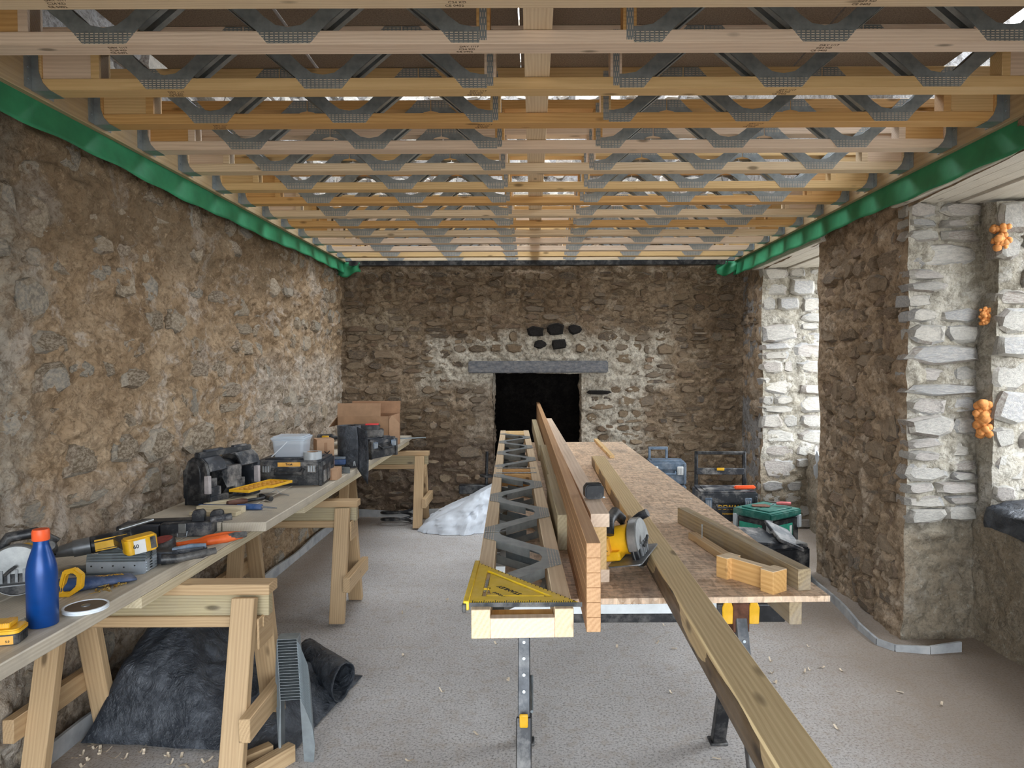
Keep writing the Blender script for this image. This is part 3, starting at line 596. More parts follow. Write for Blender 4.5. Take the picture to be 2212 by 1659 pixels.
# green membrane strips
def membrane(side, lab):
    rs = random.Random(3 + side)
    def fn(u, v):
        y = 1.0 + 6.62 * u; x = (-2.052 if side < 0 else 2.205) ; low = 2.668 if side < 0 else 2.648
        low += .008 * math.sin(y * 1.3 + side) + .005 * math.sin(y * 4.3) + .004 * math.sin(y * 15)
        z = 2.815 + (low - 2.815) * v
        bulge = .014 * v * v + .005 * math.sin(y * 1.7 + 2 * v) * v + .0008 * math.sin(y * 6 + 5 * v)
        return (x - side * bulge, y, z)
    b = MB().grid(fn, 150, 8); o = b.build('membrane_strip', 'green_membrane')
    m = o.modifiers.new('thick', 'SOLIDIFY'); m.thickness = .002
    return tag(o, lab, 'membrane')
membrane(-1, 'green damp proof membrane strip hanging along the top of the left wall'); membrane(1, 'green damp proof membrane strip hanging above the window recesses')
for x, lab, s in ((-1.99, 'short green membrane flap folded over the back left corner', 1), (2.1, 'short green membrane flap folded over the back right corner', -1)):
    o = MB().grid(lambda u, v: (x + .24 * (u - .5) + .01 * math.sin(9 * v), 7.53 + .015 * math.sin(11 * u + 3 * v), 2.79 - (.13 + .03 * math.sin(5 * u)) * v), 14, 8).build('membrane_flap', 'green_membrane')
    o.modifiers.new('thick', 'SOLIDIFY').thickness = .002; tag(o, lab, 'membrane')
# ---------------------------------------------------------------- left bench on trestles
TZ = .775
def trestle(cx0, cx1, cy, label, blocks=True):
    t = thing('trestle', label, 'trestle', ((cx0 + cx1) / 2, cy, 0), 0, 'timber trestles under the bench'); B = t.location.copy()
    K = lambda n, a, b, w, th, m='trestle_wood', up=(0, 0, 1): board(n, a, b, w, th, m, t, up, .003, B)
    K('top_rail', (cx0, cy, TZ - .0225), (cx1, cy, TZ - .0225), .095, .045)
    K('beam', (cx0 + .02, cy, TZ - .045 - .0475), (cx1 - .012, cy, TZ - .045 - .0475), .045, .095, 'treated_wood')
    K('lower_beam', (cx0 + .03, cy, TZ - .14 - .0225), (cx1 - .03, cy, TZ - .14 - .0225), .07, .045)
    for x in (cx0 + .09, cx1 - .09):
        for s in (-1, 1):
            a = Vector((x, cy + s * .055, TZ - .05)); b = Vector((x, cy + s * .245, .0)); d = (b - a).normalized()
            nrm = Vector((0, s * 1.0, 0)); nrm = (nrm - d * nrm.dot(d)).normalized()
            K('leg', a + nrm * .0225, b + nrm * .0 - d * .012, .095, .045, 'trestle_wood', nrm)
        sg = 1 if x > (cx0 + cx1) / 2 else -1
        K('stretcher', (x + sg * .07, cy - .27, .27), (x + sg * .07, cy + .24, .27), .045, .095)
        K('gusset', (x + sg * .05, cy - .075, TZ - .2), (x + sg * .05, cy + .075, TZ - .2), .012, .13)
    return t
trestle(-2.07, -1.11, 2.93, 'pine trestle nearest the camera, with stacked steel hangers beside its leg')
trestle(-2.06, -1.19, 4.70, 'pine trestle in the middle of the bench row')
trestle(-2.05, -1.10, 7.30, 'pine trestle at the far end, in front of the fireplace wall')
GB = 'scaffold boards of the bench'
def bench(lab, y0, y1, x0, n, w, z0, th, mat='bench_wood', skew=0):
    labs = lab if isinstance(lab, list) else [lab]
    for k in range(n):
        xc = x0 - w * (k + .5)
        o = board('bench_board', (xc + skew, y0, z0 + th / 2), (xc, y1, z0 + th / 2), w - .006, th, mat, bevel=.004); tag(o, labs[k], 'board', GB)
bench(['near bench board along the front edge, under the blue bottle', 'near bench board in the middle, between front board and wall board', 'near bench board along the wall'], 1.0, 4.0, -1.48, 3, .197, .82, .048)
bench(['upper bench board along the front edge, its sawn end over the near boards', 'upper bench board in the middle, under the black toolbox', 'upper bench board along the left wall at the far end'], 3.42, 7.55, -1.325, 3, .225, .868, .047)
o = board('bench_board', (-1.585, 2.60, .7975), (-1.585, 5.0, .7975), .2, .043, 'bench_edge'); tag(o, 'lower bench board with green stamp on its end, resting on the near trestle', 'board', GB)
text('PEFC', .022, o, (-.0008, 0, 0), (PI / 2, 0, -PI / 2), 'label_green', 'end_stamp')
o = board('bench_board', (-1.60, 4.06, .843), (-1.60, 7.52, .843), .5, .046, 'bench_edge'); tag(o, 'lower board carrying the far half of the bench', 'board', GB)
BZ = .868; UZ = .915
# offcuts on the floor under the near trestle
for a, b_, lab in (((-1.27, 2.78, .0375), (-1.13, 2.93, .0375), 'sawn timber offcut on the floor beside the near trestle, left of the pair'), ((-1.17, 2.72, .0375), (-1.04, 2.93, .0375), 'sawn timber offcut on the floor below the steel hangers, right of the pair')):
    tag(board('timber_offcut', a, b_, .045, .075, 'trestle_wood'), lab, 'offcut')
# nested hangers leaning at the near trestle
def strap():
    """inverted cradle: flat top, two sides and front flanges that flare towards the foot"""
    b = MB(); w = .085
    b.add([(-w / 2, -.035, 0), (w / 2, -.035, 0), (w / 2, .035, 0), (-w / 2, .035, 0)], [(0, 1, 2, 3)])
    for s in (-1, 1):
        X = lambda q, s=s: s * (w / 2 + (q if s > 0 else q * .15))
        b.add([(X(0), -.035, 0), (X(0), .035, 0), (X(.004), .04, -.12), (X(.01), .04, -.27), (X(.01), -.035, -.27), (X(.004), -.035, -.12)], [(0, 1, 2, 5), (5, 2, 3, 4)])
        b.add([(X(0), -.035, -.008), (X(.012), -.036, -.03), (X(.045), -.038, -.12), (X(.055), -.038, -.20), (X(.05), -.038, -.275), (X(.01), -.035, -.27), (X(.004), -.035, -.12)], [(0, 1, 2, 6), (6, 2, 3, 4, 5)])
    return b.mesh('strap_body', smooth=False)
SM = strap(); SM.materials.append(M['galv'])
NS = 22
for k in range(NS):
    z = .28 + .0105 * k; lab = 'top hanger of the nested galvanised stack by the trestle leg' if k == NS - 1 else 'bottom hanger of the nested galvanised stack by the trestle leg' if k == 0 else 'galvanised hanger within the nested stack by the trestle leg'
    o = ob('joist_hanger', SM, None, None, (-1.035 - .0022 * k, 2.93 + .0045 * k, z), (.0, .0, .12)); o.modifiers.new('t', 'SOLIDIFY').thickness = .0015
    tag(o, lab, 'joist hanger', 'nested hangers by the trestle')
# ---------------------------------------------------------------- centre table
RT = .031
def tl(x, y): return (x, y)
# sawhorse
def sawhorse(cy, label, x0=-.22, x1=1.0):
    t = thing('sawhorse', label, 'sawhorse', ((x0 + x1) / 2, cy, 0), 0, 'steel sawhorses under the table'); B = t.location.copy(); z = .735
    MB().lo((x0, cy - .028, z - .07), (x1, cy + .028, z)).build('beam', 'black_steel', t, -B, bevel=.004)
    for x in (x0 + .18, x1 - .18):
        for s in (-1, 1):
            a = Vector((x, cy + s * .03, z - .05)); c = Vector((x, cy + s * .30, .0)); d = c - a
            xm = a + d * .48
            ul = board('upper_leg', a, a + d * .6, .046, .03, 'leg_steel', t, (0, s, .3), .003, B); lg = board('leg', xm, c - d * .02, .058, .042, 'black_steel', t, (0, s, .3), .004, B)
            sub(MB().lo((-.04, -.035, 0), (.04, .035, .012)).build('foot', 'black_plastic', t, c - B, bevel=.004), lg)
            sub(MB().lo((-.016, -.05, -.006), (.016, .05, .006)).build('release_catch', 'yellow_plastic', t, a + d * .5 - B + Vector((.0, s * .026, .0)), (s * (PI / 2 - .38), 0, 0), bevel=.003), lg)
            for q in (.12, .2, .28, .36): sub(MB().cyl((0, 0, 0), (0, s * .022, .008), .006, n=8).build('bolt', 'galv', t, a + d * q - B), ul)
        for s in (-1, 1): MB().prism([(-.02, -.045), (.02, -.045), (.022, .02), (.012, .045), (-.012, .045), (-.022, .02)], -.006, .006).build('clamp_bracket', 'yellow_plastic', t, Vector((x + s * .052, cy - .034, z - .028)) - B, (PI / 2, 0, 0), bevel=.003)
        MB().lo((-.032, -.045, -.085), (.032, .045, .03)).build('leg_housing', 'rust', t, Vector((x, cy, z - .02)) - B, bevel=.004)
        MB().cyl((0, -.15, .37), (0, .15, .37), .006, n=8).build('spreader', 'galv', t, Vector((x + .03, cy, 0)) - B)
    return t
sawhorse(2.76, 'black and yellow steel sawhorse at the near end of the table'); sawhorse(5.2, 'steel sawhorse at the far end of the table')
# insulation boards between sawhorses and table
for k in range(2):
    t = thing('insulation_board', ('lower' if k == 0 else 'upper') + ' foil faced insulation board lying under the chipboard table', 'insulation', (.3, 4.0, .737 + k * .0925), 0, 'insulation boards under the table')
    MB().lo((-.50, -1.36, .001), (.40, 1.4, .0905)).build('core', 'pir_core', t); MB().lo((-.5, -1.361, .0), (.4, 1.4, .001)).lo((-.5, -1.361, .0905), (.4, 1.4, .0915)).lo((-.5, -1.363, 0), (.4, -1.3605, .0915)).build('foil', 'pir_face', t)
    for q in range(4): text('INSULATION', .03, t, (-.38 + q * .22, -1.3635, .045), (PI / 2, 0, 0), 'blue_plastic', 'printed_mark', sx=.8)
OZ = 1.02
tag(board('bearer', (.775, 2.035, .964), (.66, 5.8, .964), .038, .085, 'weathered_wood'), 'rough timber bearer under the right side of the table sheet', 'timber')
tag(board('bearer', (-.16, 2.2, .964), (-.28, 5.8, .964), .038, .085, 'weathered_wood'), 'rough timber bearer under the left side of the table sheet', 'timber')
def tsheet(y0, y1, lab):
    o = MB().lo((-.95, y0, -.018), (0, y1, 0)).build('table_sheet', 'osb', None, (.862, 2.0, OZ), (0, 0, RT * .8), bevel=.001); return tag(o, lab, 'strand board', 'strand board table sheets')
tsheet(0, 2.44, 'strand board sheet forming the near part of the table top'); tsheet(2.446, 3.95, 'strand board sheet forming the far part of the table top')
# spare joist lying on its side
jl = thing('spare_joist', 'spare metal web joist lying flat on the table with yellow square on its end', 'joist', (-.155, 1.69, OZ + .001), (0, 0, RT + PI / 2))
L2 = 4.55
def jp(name, a, b, mat, bevel=.0015): return MB().lo(a, b).build(name, mat, jl, bevel=bevel)
# local x = along the joist, local y = towards -X (so the joist depth runs along -y), z up
jp('chord', (0, -.047, 0), (L2, 0, .072), 'pale_wood'); jp('chord', (0, -.253, 0), (L2, -.206, .072), 'pale_wood')
jp('end_block', (0, -.206, .0), (.028, -.047, .05), 'pink_wood'); jp('end_block', (.03, -.206, .002), (.09, -.047, .04), 'orange_wood')
Q = Matrix(((1, 0, 0, 0), (0, 0, -1, 0), (0, -1, 0, 0), (0, 0, 0, 1)))
for sd, z in ((0, .0735), (1, -.0005)):
    for x in (.45, 1.10, 1.75, 2.66, 3.30, 3.94):
        kd = (True, True)
        o = put('web', WEBS[kd], 'web_steel', jl, (x, 0, z)); o.matrix_basis = Matrix.Translation((x, -.253, z)) @ (Matrix(((1, 0, 0, 0), (0, 0, 1, 0), (0, -1, 0, 0), (0, 0, 0, 1))) if sd == 0 else Matrix(((-1, 0, 0, 0), (0, 0, 1, 0), (0, 1, 0, 0), (0, 0, 0, 1))))
for x in (2.10, 2.27):
    jp('upright', (x, -.206, .002), (x + .047, -.047, .07), 'orange_wood')
    o = put('nail_plate', ME['plate'], 'nail_plate', jl); o.matrix_basis = Matrix.Translation((x + .023, -.25, .0735)) @ Matrix(((1, 0, 0, 0), (0, 0, 1, 0), (0, -1, 0, 0), (0, 0, 0, 1)))
jp('end_block', (L2 - .35, -.206, .002), (L2 - .02, -.047, .07), 'honey_wood')
# beams beside it
g = thing('laminated_beam', 'tall laminated timber beam on edge pointing into the fireplace', 'beam', (.150, 1.73, OZ), (0, 0, PI / 2 + .0155))
for k in range(6): MB().lo((0, -.018, .001 + k * .0378), (6.3, .018, .0005 + (k + 1) * .0378)).build('lamination', 'glulam', g, bevel=.0012)
ib = thing('profiled_beam', 'pale beam with wider top and bottom flanges beside the laminated beam', 'beam', (.205, 2.13, OZ), (0, 0, PI / 2 + .022))
for n, y, z0, z1 in (('flange', .029, 0, .04), ('web', .02, .04, .172), ('flange', .029, .172, .214)): MB().lo((0, -y, z0), (3.7, y, z1)).build(n, 'honey_wood' if n == 'web' else 'pink_wood', ib, bevel=.001)
for x, y0, y1, z, lab in ((.108, 2.5, 3.42, 1.15, 'short green treated timber between the spare joist and the laminated beam, nearest'), (.098, 3.46, 4.75, 1.14, 'green treated timber between joist and laminated beam, middle one'), (.055, 4.8, 7.0, 1.13, 'long green treated timber between joist and laminated beam, furthest')):
    tag(board('treated_timber', (x, y0, (OZ + z) / 2), (x - (y1 - y0) * .022, y1, (OZ + z) / 2), .045, z - OZ - .001, 'treated_wood'), lab, 'timber', 'treated timbers on the table')
lt = board('long_timber', (.412, .5, OZ + .031), (.43, 4.6, OZ + .031), .088, .06, 'long_wood', bevel=.004); tag(lt, 'long treated timber lying across the table and reaching towards the camera', 'timber')
we = MB().grid(lambda u, v: (4.1 * u, .0442 + .0012 * math.sin(40 * u) * v, -.0295 + (.054 + .005 * math.sin(23 * u) * math.sin(61 * u)) * v), 60, 3).build('shaded_side_strip', 'dark_edge', lt); we.modifiers.new('t', 'SOLIDIFY').thickness = .002; we['label'] = 'dark treated side with shade painted in'  # strip on the left face: treated stain plus shade painted into its colour
tag(board('lath', (.558, 4.92, OZ + .012), (.54, 6.0, OZ + .012), .034, .022, 'honey_wood'), 'thin timber lath lying at the far end of the table', 'timber')
tag(board('timber_length', (.805, 2.045, OZ + .033), (.63, 2.93, OZ + .033), .042, .065, 'weathered_wood'), 'grey weathered timber on edge along the right side of the table', 'timber')
nb = board('batten', (.672, 2.26, OZ + .0135), (.612, 2.66, OZ + .0135), .034, .026, 'trestle_wood'); tag(nb, 'small batten with a nail standing in it, beside the weathered timber', 'timber')
MB().cyl((0, 0, 0), (0, 0, .05), .0016, n=6).cyl((0, 0, .048), (0, 0, .05), .0038, n=8).build('nail', 'galv', nb, (.31, .0, .013))
oc = thing('profiled_offcut', 'orange sided offcut of a profiled beam with notched middle', 'offcut', (.665, 2.115, OZ), (0, 0, -.98))
pr = [(-.107, -.032), (-.064, -.032), (-.064, -.013), (.062, -.013), (.062, -.032), (.107, -.032), (.107, .032), (.062, .032), (.062, .013), (-.064, .013), (-.064, .032), (-.107, .032)]
MB().prism(pr, 0, .066).build('sides', 'orange_wood', oc, bevel=.001); MB().prism([(x * .995, y * .98) for x, y in pr], .0655, .0672).build('sawn_face', 'pale_wood', oc)
# tape measure
tm = thing('tape_measure', 'black tape measure sitting on top of the two beams', 'tape measure', (.205, 2.37, OZ + .215), (0, 0, .15))
MB().prism(rrect(.066, .05, .016, 5), -.02, .02).build('case', 'black_plastic', tm, (0, 0, .025), (PI / 2, 0, 0), bevel=.004, seg=2); MB().prism(rrect(.05, .012, .004, 3), -.016, .016).build('grip', 'black_steel', tm, (0, 0, .047), (PI / 2, 0, 0), bevel=.002); MB().lo((.03, -.012, .002), (.038, .012, .006)).build('hook', 'galv_light', tm)
# yellow square
sq = thing('speed_square', 'yellow triangular carpenter square lying on the end of the spare joist', 'square', (-.165, 1.725, OZ + .0755), (0, 0, .0))
A, Bq, C = (0, .34), (0, 0), (.275, -.005)
def tri(d): # inset triangle
    cx, cy = (A[0] + Bq[0] + C[0]) / 3, (A[1] + Bq[1] + C[1]) / 3; return [(cx + (x - cx) * d, cy + (y - cy) * d) for x, y in (A, Bq, C)]
MB().ringprism([A, Bq, C], tri(.66), 0, .007).build('frame', 'square_yellow', sq, bevel=.0008)
MB().ringprism(tri(.54), [(.04, .13), (.04, .06), (.055, .06)], .0005, .005).build('inner_plate', 'square_yellow', sq)
MB().lo((.004, .105, .001), (.05, .112, .005)).lo((.1, .01, .001), (.108, .04, .005)).build('rib', 'square_yellow', sq)
MB().lo((-.012, -.012, -.012), (.003, .345, .012)).build('fence', 'square_yellow', sq, bevel=.002); MB().lo((-.014, -.018, -.016), (-.004, .0, .006)).build('corner', 'black_plastic', sq, bevel=.002)
tk = MB()
for k in range(46): tk.lo((.01 + k * .0057, -.0095 + .0003 * k * 0, .0068), (.0118 + k * .0057, .0 if k % 5 else .006, .0074))
for k in range(26):
    f = k / 26; x, y = A[0] + (C[0] - A[0]) * f, A[1] + (C[1] - A[1]) * f; tk.add([(x, y - .001, .0074), (x + .002, y - .002, .0074), (x + .0005, y - .012, .0074), (x - .0015, y - .011, .0074)], [(0, 1, 2, 3)])
tk.build('scale_marks', 'ink', sq); text('STANLEY', .02, sq, (.1, .09, .0053), (0, 0, -.85 + PI), 'ink', sx=1.1, bold=True); text('Wood', .018, sq, (.075, .055, .0053), (0, 0, -.85 + PI), 'ink')
MB().lo((0, -.0105, -.004), (.285, -.0095, .0072)).build('front_scale', 'black_plastic', sq)
# circular saw on the table
def circular_saw(lab, loc, rot, tilt=0, text_xr=True):
    t = thing('circular_saw', lab, 'circular saw', loc, rot)
    P = t
    MB().prism(rrect(.13, .25, .01, 2), 0, .005).build('base_plate', 'tool_grey', P, (.005, 0, .045), bevel=.001)
    MB().cyl((-.10, 0, .11), (.005, 0, .11), .05, .055, 18).cyl((-.115, 0, .11), (-.10, 0, .11), .038, .05, 18).build('motor_housing', 'yellow_plastic', P, bevel=.003)
    MB().lo((-.09, -.075, .052), (-.02, .03, .085)).build('battery_shoe', 'yellow_plastic', P, bevel=.006)
    up = [(.085 * math.cos(a), .085 * math.sin(a)) for a in [PI * k / 14 for k in range(-1, 16)]]
    MB().prism(up, -.018, .018).build('blade_guard', 'guard_steel', P, (.035, 0, .10), (PI / 2, 0, PI / 2), bevel=.004)
    lowr = [(.078 * math.cos(a), .078 * math.sin(a)) for a in [PI + PI * k / 14 for k in range(0, 15)]]
    MB().prism(lowr, -.013, .013).build('lower_guard', 'black_steel', P, (.035, 0, .085), (PI / 2, 0, PI / 2), bevel=.003)
    MB().cyl((.033, 0, .085), (.0365, 0, .085), .083, n=30).build('blade', 'guard_steel', P)
    MB().tube([(-.045, .085, .12), (-.045, .10, .165), (-.045, .04, .205), (-.045, -.04, .195), (-.045, -.07, .15)], [.018, .02, .021, .02, .018], 10).build('handle', 'black_plastic', P)
    MB().tube([(-.02, .10, .14), (.03, .105, .165), (.06, .105, .175)], [.014, .017, .016], 10).build('front_grip', 'black_plastic', P)
    for q in range(4): MB().lo((.052, -.045 + q * .022, .055), (.058, -.037 + q * .022, .10)).build('guard_rib', 'tool_grey', P)
    MB().tube([(.062, -.03, .085), (.07, -.015, .10), (.072, .005, .115)], [.006, .006, .005], 8).build('lever', 'black_plastic', P)
    lp = MB().lo((-.105, -.075, .07), (-.055, -.03, .135)).build('label_panel', 'amber_plastic', P, bevel=.004)
    text('XR', .026, P, (-.08, -.0755, .1), (PI / 2, 0, 0), 'ink', bold=True, under=lp)
    return t
circular_saw('yellow and black cordless circular saw standing on the table beside the profiled beam', (.328, 2.24, OZ + .012), (.06, -.2, -.42)).scale = (.88,) * 3
# ---------------------------------------------------------------- things on the bench, near to far
# blue bottle
t = thing('water_bottle', 'blue steel water bottle with an orange cap on the bench', 'bottle', (-1.573, 2.2, BZ))
MB().lathe([(.040, 0), (.0435, .003), (.0435, .165), (.042, .185), (.037, .21), (.029, .235), (.0235, .252), (.0215, .262), (.0215, .28)], 32).build('body', 'blue_bottle', t, ang=60)
MB().lathe([(.0225, .272), (.0245, .274), (.0248, .300), (.0225, .308), (.0, .3085)], 28).build('cap', 'orange_plastic', t, ang=50)
text('HOT', .014, t, (-.0285, -.0342, .028), (PI / 2, 0, -.69), 'guard_steel')
# yellow battery
def battery(lab, loc, rot):
    t = thing('tool_battery', lab, 'battery', loc, rot)
    MB().prism(rrect(.12, .078, .016, 4), 0, .034).build('base', 'black_plastic', t, bevel=.003)
    MB().prism(rrect(.122, .08, .016, 4), .030, .047).build('upper_shell', 'yellow_plastic', t, bevel=.004, seg=2)
    MB().lo((-.045, -.028, .047), (.035, .028, .064)).build('rail', 'yellow_plastic', t, bevel=.003)
    for k in range(4): MB().lo((.012 + k * .006, -.0285, .05), (.015 + k * .006, .0285, .0645)).build('contact_rib', 'amber_plastic', t)
    MB().lo((-.058, -.015, .047), (-.04, .015, .055)).build('latch', 'black_plastic', t, bevel=.002)
    lp = MB().lo((-.045, -.0398, .004), (.048, -.0392, .029)).build('label_panel', 'amber_plastic', t)
    text('XR', .02, t, (-.005, -.0401, .013), (PI / 2, 0, 0), 'ink', bold=True, under=lp); text('DEWALT', .009, t, (-.02, -.0401, .0255), (PI / 2, 0, 0), 'ink', bold=True, under=lp); text('5.0', .009, t, (.033, -.0401, .013), (PI / 2, 0, 0), 'ink', bold=True, under=lp)
    for k in range(4): MB().lo((.0598, -.03 + k * .014, .006), (.0615, -.022 + k * .014, .026)).build('ridge', 'black_steel', t)
    return t
battery('yellow and black tool battery on the bench in front of the blue bottle', (-1.60, 2.06, BZ), .25)
circular_saw('grey and yellow circular saw at the left edge, behind the blue bottle', (-1.845, 2.47, BZ + .012), (0, 0, -1.15))
# black saw handle with yellow insert
t = thing('hand_saw', 'black and yellow saw handle leaning behind the bottle at the wall', 'saw', (-1.90, 2.62, BZ), (0, 0, .1))
MB().prism([(-.16, .10), (-.06, .12), (.03, .145), (.055, .12), (.06, .03), (.03, .0), (.0, .03), (.0, .07), (-.05, .075), (-.15, .06)], -.014, .014).build('handle', 'black_plastic', t, (0, 0, .01), (PI / 2, 0, 0), bevel=.006, seg=2)
MB().prism([(.0, .03), (.04, .09), (.05, .11), (.055, .06), (.035, .02)], -.016, .016).build('insert', 'yellow_plastic', t, (0, 0, .01), (PI / 2, 0, 0), bevel=.003)
MB().lo((-.35, -.001, 0), (0, .001, .08)).build('blade', 'guard_steel', t)
t = thing('tool_grip', 'yellow loop shaped tool grip lying right behind the blue bottle', 'tool', (-1.665, 2.47, BZ))
Xg = Matrix.Rotation(PI / 2, 4, 'X'); loop = [(-.05, 0), (.0, .0), (.045, .03), (.05, .08), (.02, .105), (-.02, .095)]; inn = [(-.025, .018), (.0, .016), (.027, .04), (.03, .075), (.012, .088), (-.008, .08)]
MB().ringprism(loop, inn, -.012, .012, Xg).build('loop', 'yellow_plastic', t, bevel=.004, seg=2); MB().lo((-.11, -.012, .0), (-.04, .012, .03)).build('shank', 'amber_plastic', t, bevel=.004)
# tub lid with disc
t = thing('tub_lid', 'round white lid holding an orange grinding disc near the bench edge', 'lid', (-1.523, 2.335, BZ))
MB().lathe([(.066, 0), (.069, .002), (.069, .006), (.066, .008), (.069, .010), (.069, .014), (.064, .015), (.062, .009), (.0, .009)], 36).build('lid', 'white_lid', t); d = MB().lathe([(.060, 0), (.060, .003), (.012, .003)], 36).build('grinding_disc', 'disc_orange', t, (0, 0, .0095)); MB().lathe([(.014, .012), (.014, .016), (.008, .017)], 18).build('washer', 'guard_steel', t); MB().lathe([(.0605, .0122), (.0605, .0128), (.052, .0129)], 36).build('rim_band', 'ink_soft', t)
# blue pouch
t = thing('bit_pouch', 'navy blue flat sleeve with yellow lettering and round black mouth', 'sleeve', (-1.655, 2.55, BZ), (0, 0, .87))
def slv(u, v):
    a = 2 * PI * v; k = 1 - .75 * u; w_, h_ = .028 + .028 * u, .028 * k + .004
    return (-.12 + .27 * u, w_ * math.cos(a), h_ + h_ * math.sin(a))
MB().grid(slv, 14, 20).build('sleeve', 'irwin_blue', t, ang=80).modifiers.new('t', 'SOLIDIFY').thickness = .0025
b = MB(); b.tube([(-.12, .029 * math.cos(2 * PI * k / 20), .032 + .032 * math.sin(2 * PI * k / 20)) for k in range(20)], .003, 6, closed=True); b.build('mouth_rim', 'black_plastic', t)
text('IRWIN', .028, t, (.075, .0, .034), (.0, .13, 0), 'yellow_plastic', bold=True, sx=1.15)
# screws
rs = random.Random(4)
for k in range(16):
    a = rs.uniform(0, 2 * PI); x, y = -1.575 + rs.gauss(0, .018), 2.555 + rs.gauss(0, .03)
    t = thing('wood_screw', 'loose brass coloured wood screw in the small heap on the bench', 'screw', (x, y, BZ + .004 + .004 * (k % 3)), (0, .05, a), 'loose screws')
    MB().cyl((0, 0, 0), (.034, 0, 0), .0022, .0008, 8).build('shank', 'brass', t); MB().cyl((-.002, 0, 0), (.003, 0, 0), .0048, .0022, 10).build('head', 'brass', t)
tag(MB().cyl((0, 0, 0), (.07, 0, .006), .0032, .003, 6).build('driver_bit', 'rust', None, (-1.60, 2.56, BZ + .006), (0, 0, .9)), 'brown hexagonal driver bit lying on the screw heap', 'driver bit')
# cordless drill lying on its side
t = thing('cordless_drill', 'yellow and black cordless drill lying on steel hangers near the wall', 'drill', (-1.79, 2.90, BZ + .05), (0, -.10, .55)); t.scale = (1.2,) * 3
MB().cyl((-.05, 0, .03), (.075, 0, .03), .030, .033, 16).build('motor_body', 'black_plastic', t, bevel=.003); MB().cyl((-.10, 0, .03), (-.05, 0, .03), .029, .030, 16).build('gear_collar', 'tool_grey', t); MB().cyl((-.155, 0, .03), (-.10, 0, .03), .017, .025, 16).build('chuck', 'tool_grey', t); MB().lo((-.045, -.034, .01), (.07, -.01, .05)).build('side_shell', 'yellow_plastic', t, bevel=.008, seg=2)
MB().prism(rrect(.05, .12, .012, 3), 0, .034).build('handle', 'black_plastic', t, (.055, -.075, .015), (0, 0, .25), bevel=.006)
db = MB().prism(rrect(.10, .062, .016, 4), 0, .055).build('battery', 'yellow_plastic', t, (.095, -.128, .003), (0, 0, .25), bevel=.005, seg=2); sub(MB().lo((-.018, -.04, .0), (.018, -.038, .045)).build('battery_label', 'label_white', t, (.085, -.125, .005), (0, 0, .25)), db)
sub(MB().lo((.028, -.040, .008), (.045, -.038, .048)).build('vent', 'black_plastic', t, (.090, -.126, .004), (0, 0, .25)), db); MB().cyl((.04, .012, .062), (.15, .012, .075), .006, n=10).build('belt_clip', 'guard_steel', t)
text('60', .018, t, (.083, -.1668, .03), (PI / 2, 0, .25), 'ink', bold=True, under=db)
# nested hangers on the bench
for k in range(4):
    o = MB().lo((-.23, -.045, 0), (.0, .045, .0015)).lo((-.23, -.046, 0), (-.0, -.0445, .046)).lo((-.23, .0445, 0), (0, .046, .046)).lo((-.0015, -.045, 0), (0, -.012, .052)).lo((-.0015, .012, 0), (0, .045, .052))
    o.add([(-.32, -.035, 0), (-.23, -.085, 0), (-.06, -.085, 0), (0, -.06, 0), (0, -.045, 0), (-.23, -.045, 0)], [(0, 1, 2, 3, 4, 5)])
    for q in range(4): o.lo((-.001, -.04, .006 + q * .011), (.004, .04, .010 + q * .011))
    o = o.build('joist_hanger', 'galv_light' if k == 0 else 'galv', None, (-1.55 - .014 * k, 2.79 + .026 * k, BZ + .001 + .005 * k), (0, 0, .05 + .02 * k), smooth=False)
    for q in range(5): MB().cyl((-.21 + q * .042, -.0475, .03 - .006 * (q % 2)), (-.21 + q * .042, -.046, .03 - .006 * (q % 2)), .0032, n=8).build('nail_hole', 'ink', o)
    tag(o, 'galvanised hanger lying on the bench below the drill, ' + ['front one of four', 'second from the front of four', 'third from the front of four', 'rearmost of four'][k], 'joist hanger', 'hangers lying on the bench')
# dark hand tool
t = thing('staple_gun', 'dark blue and black hand tool with a long grip at the bench edge', 'tool', (-1.50, 2.90, BZ), (0, 0, .52))
MB().prism([(-.09, .0), (-.02, -.03), (.0, -.01), (.10, -.005), (.12, .02), (.10, .035), (-.05, .04), (-.09, .03)], .002, .05).build('body', 'dusty_plastic', t, bevel=.007, seg=2); MB().tube([(-.06, -.03, .025), (0, -.04, .024), (.08, -.035, .03), (.145, -.025, .034)], [.022, .018, .016, .014], 10).build('grip', 'black_plastic', t); MB().tube([(-.02, .015, .05), (.05, .015, .056), (.11, .02, .05)], [.008, .011, .010], 8).build('magazine', 'blue_case', t)
# round sanding block
t = thing('sanding_pad', 'round black sanding pad with worn red top on the bench', 'sanding pad', (-1.66, 3.08, BZ + .004), (.16, -.12, 0)); MB().lathe([(.05, 0), (.058, .008), (.06, .03), (.056, .042), (.05, .045)], 26).build('pad', 'black_plastic', t, ang=60); MB().lathe([(.05, .0452), (.05, .047), (0, .0475)], 26).build('grit', 'sander_red', t)
# orange and black snips
t = thing('tin_snips', 'orange and black handled snips at the bench edge under the board end', 'snips', (-1.47, 3.22, BZ), (0, 0, .53))
for s in (0, 1): MB().tube([(-.20, .01 * s, .012), (-.08, .012 - .02 * s, .016), (-.05, .015 - .045 * s, .018), (.03, .02 - .055 * s, .022), (.10, .02 - .035 * s, .022)], [.008, .011, .019, .02, .013], 10).build('handle', 'tool_orange', t)
MB().tube([(.02, -.038, .026), (.07, -.026, .028), (.115, -.014, .026)], [.014, .017, .014], 10).build('grip', 'black_plastic', t); MB().prism([(-.32, .0), (-.2, -.02), (-.17, .0), (-.2, .02)], .006, .016).build('jaw', 'black_steel', t)
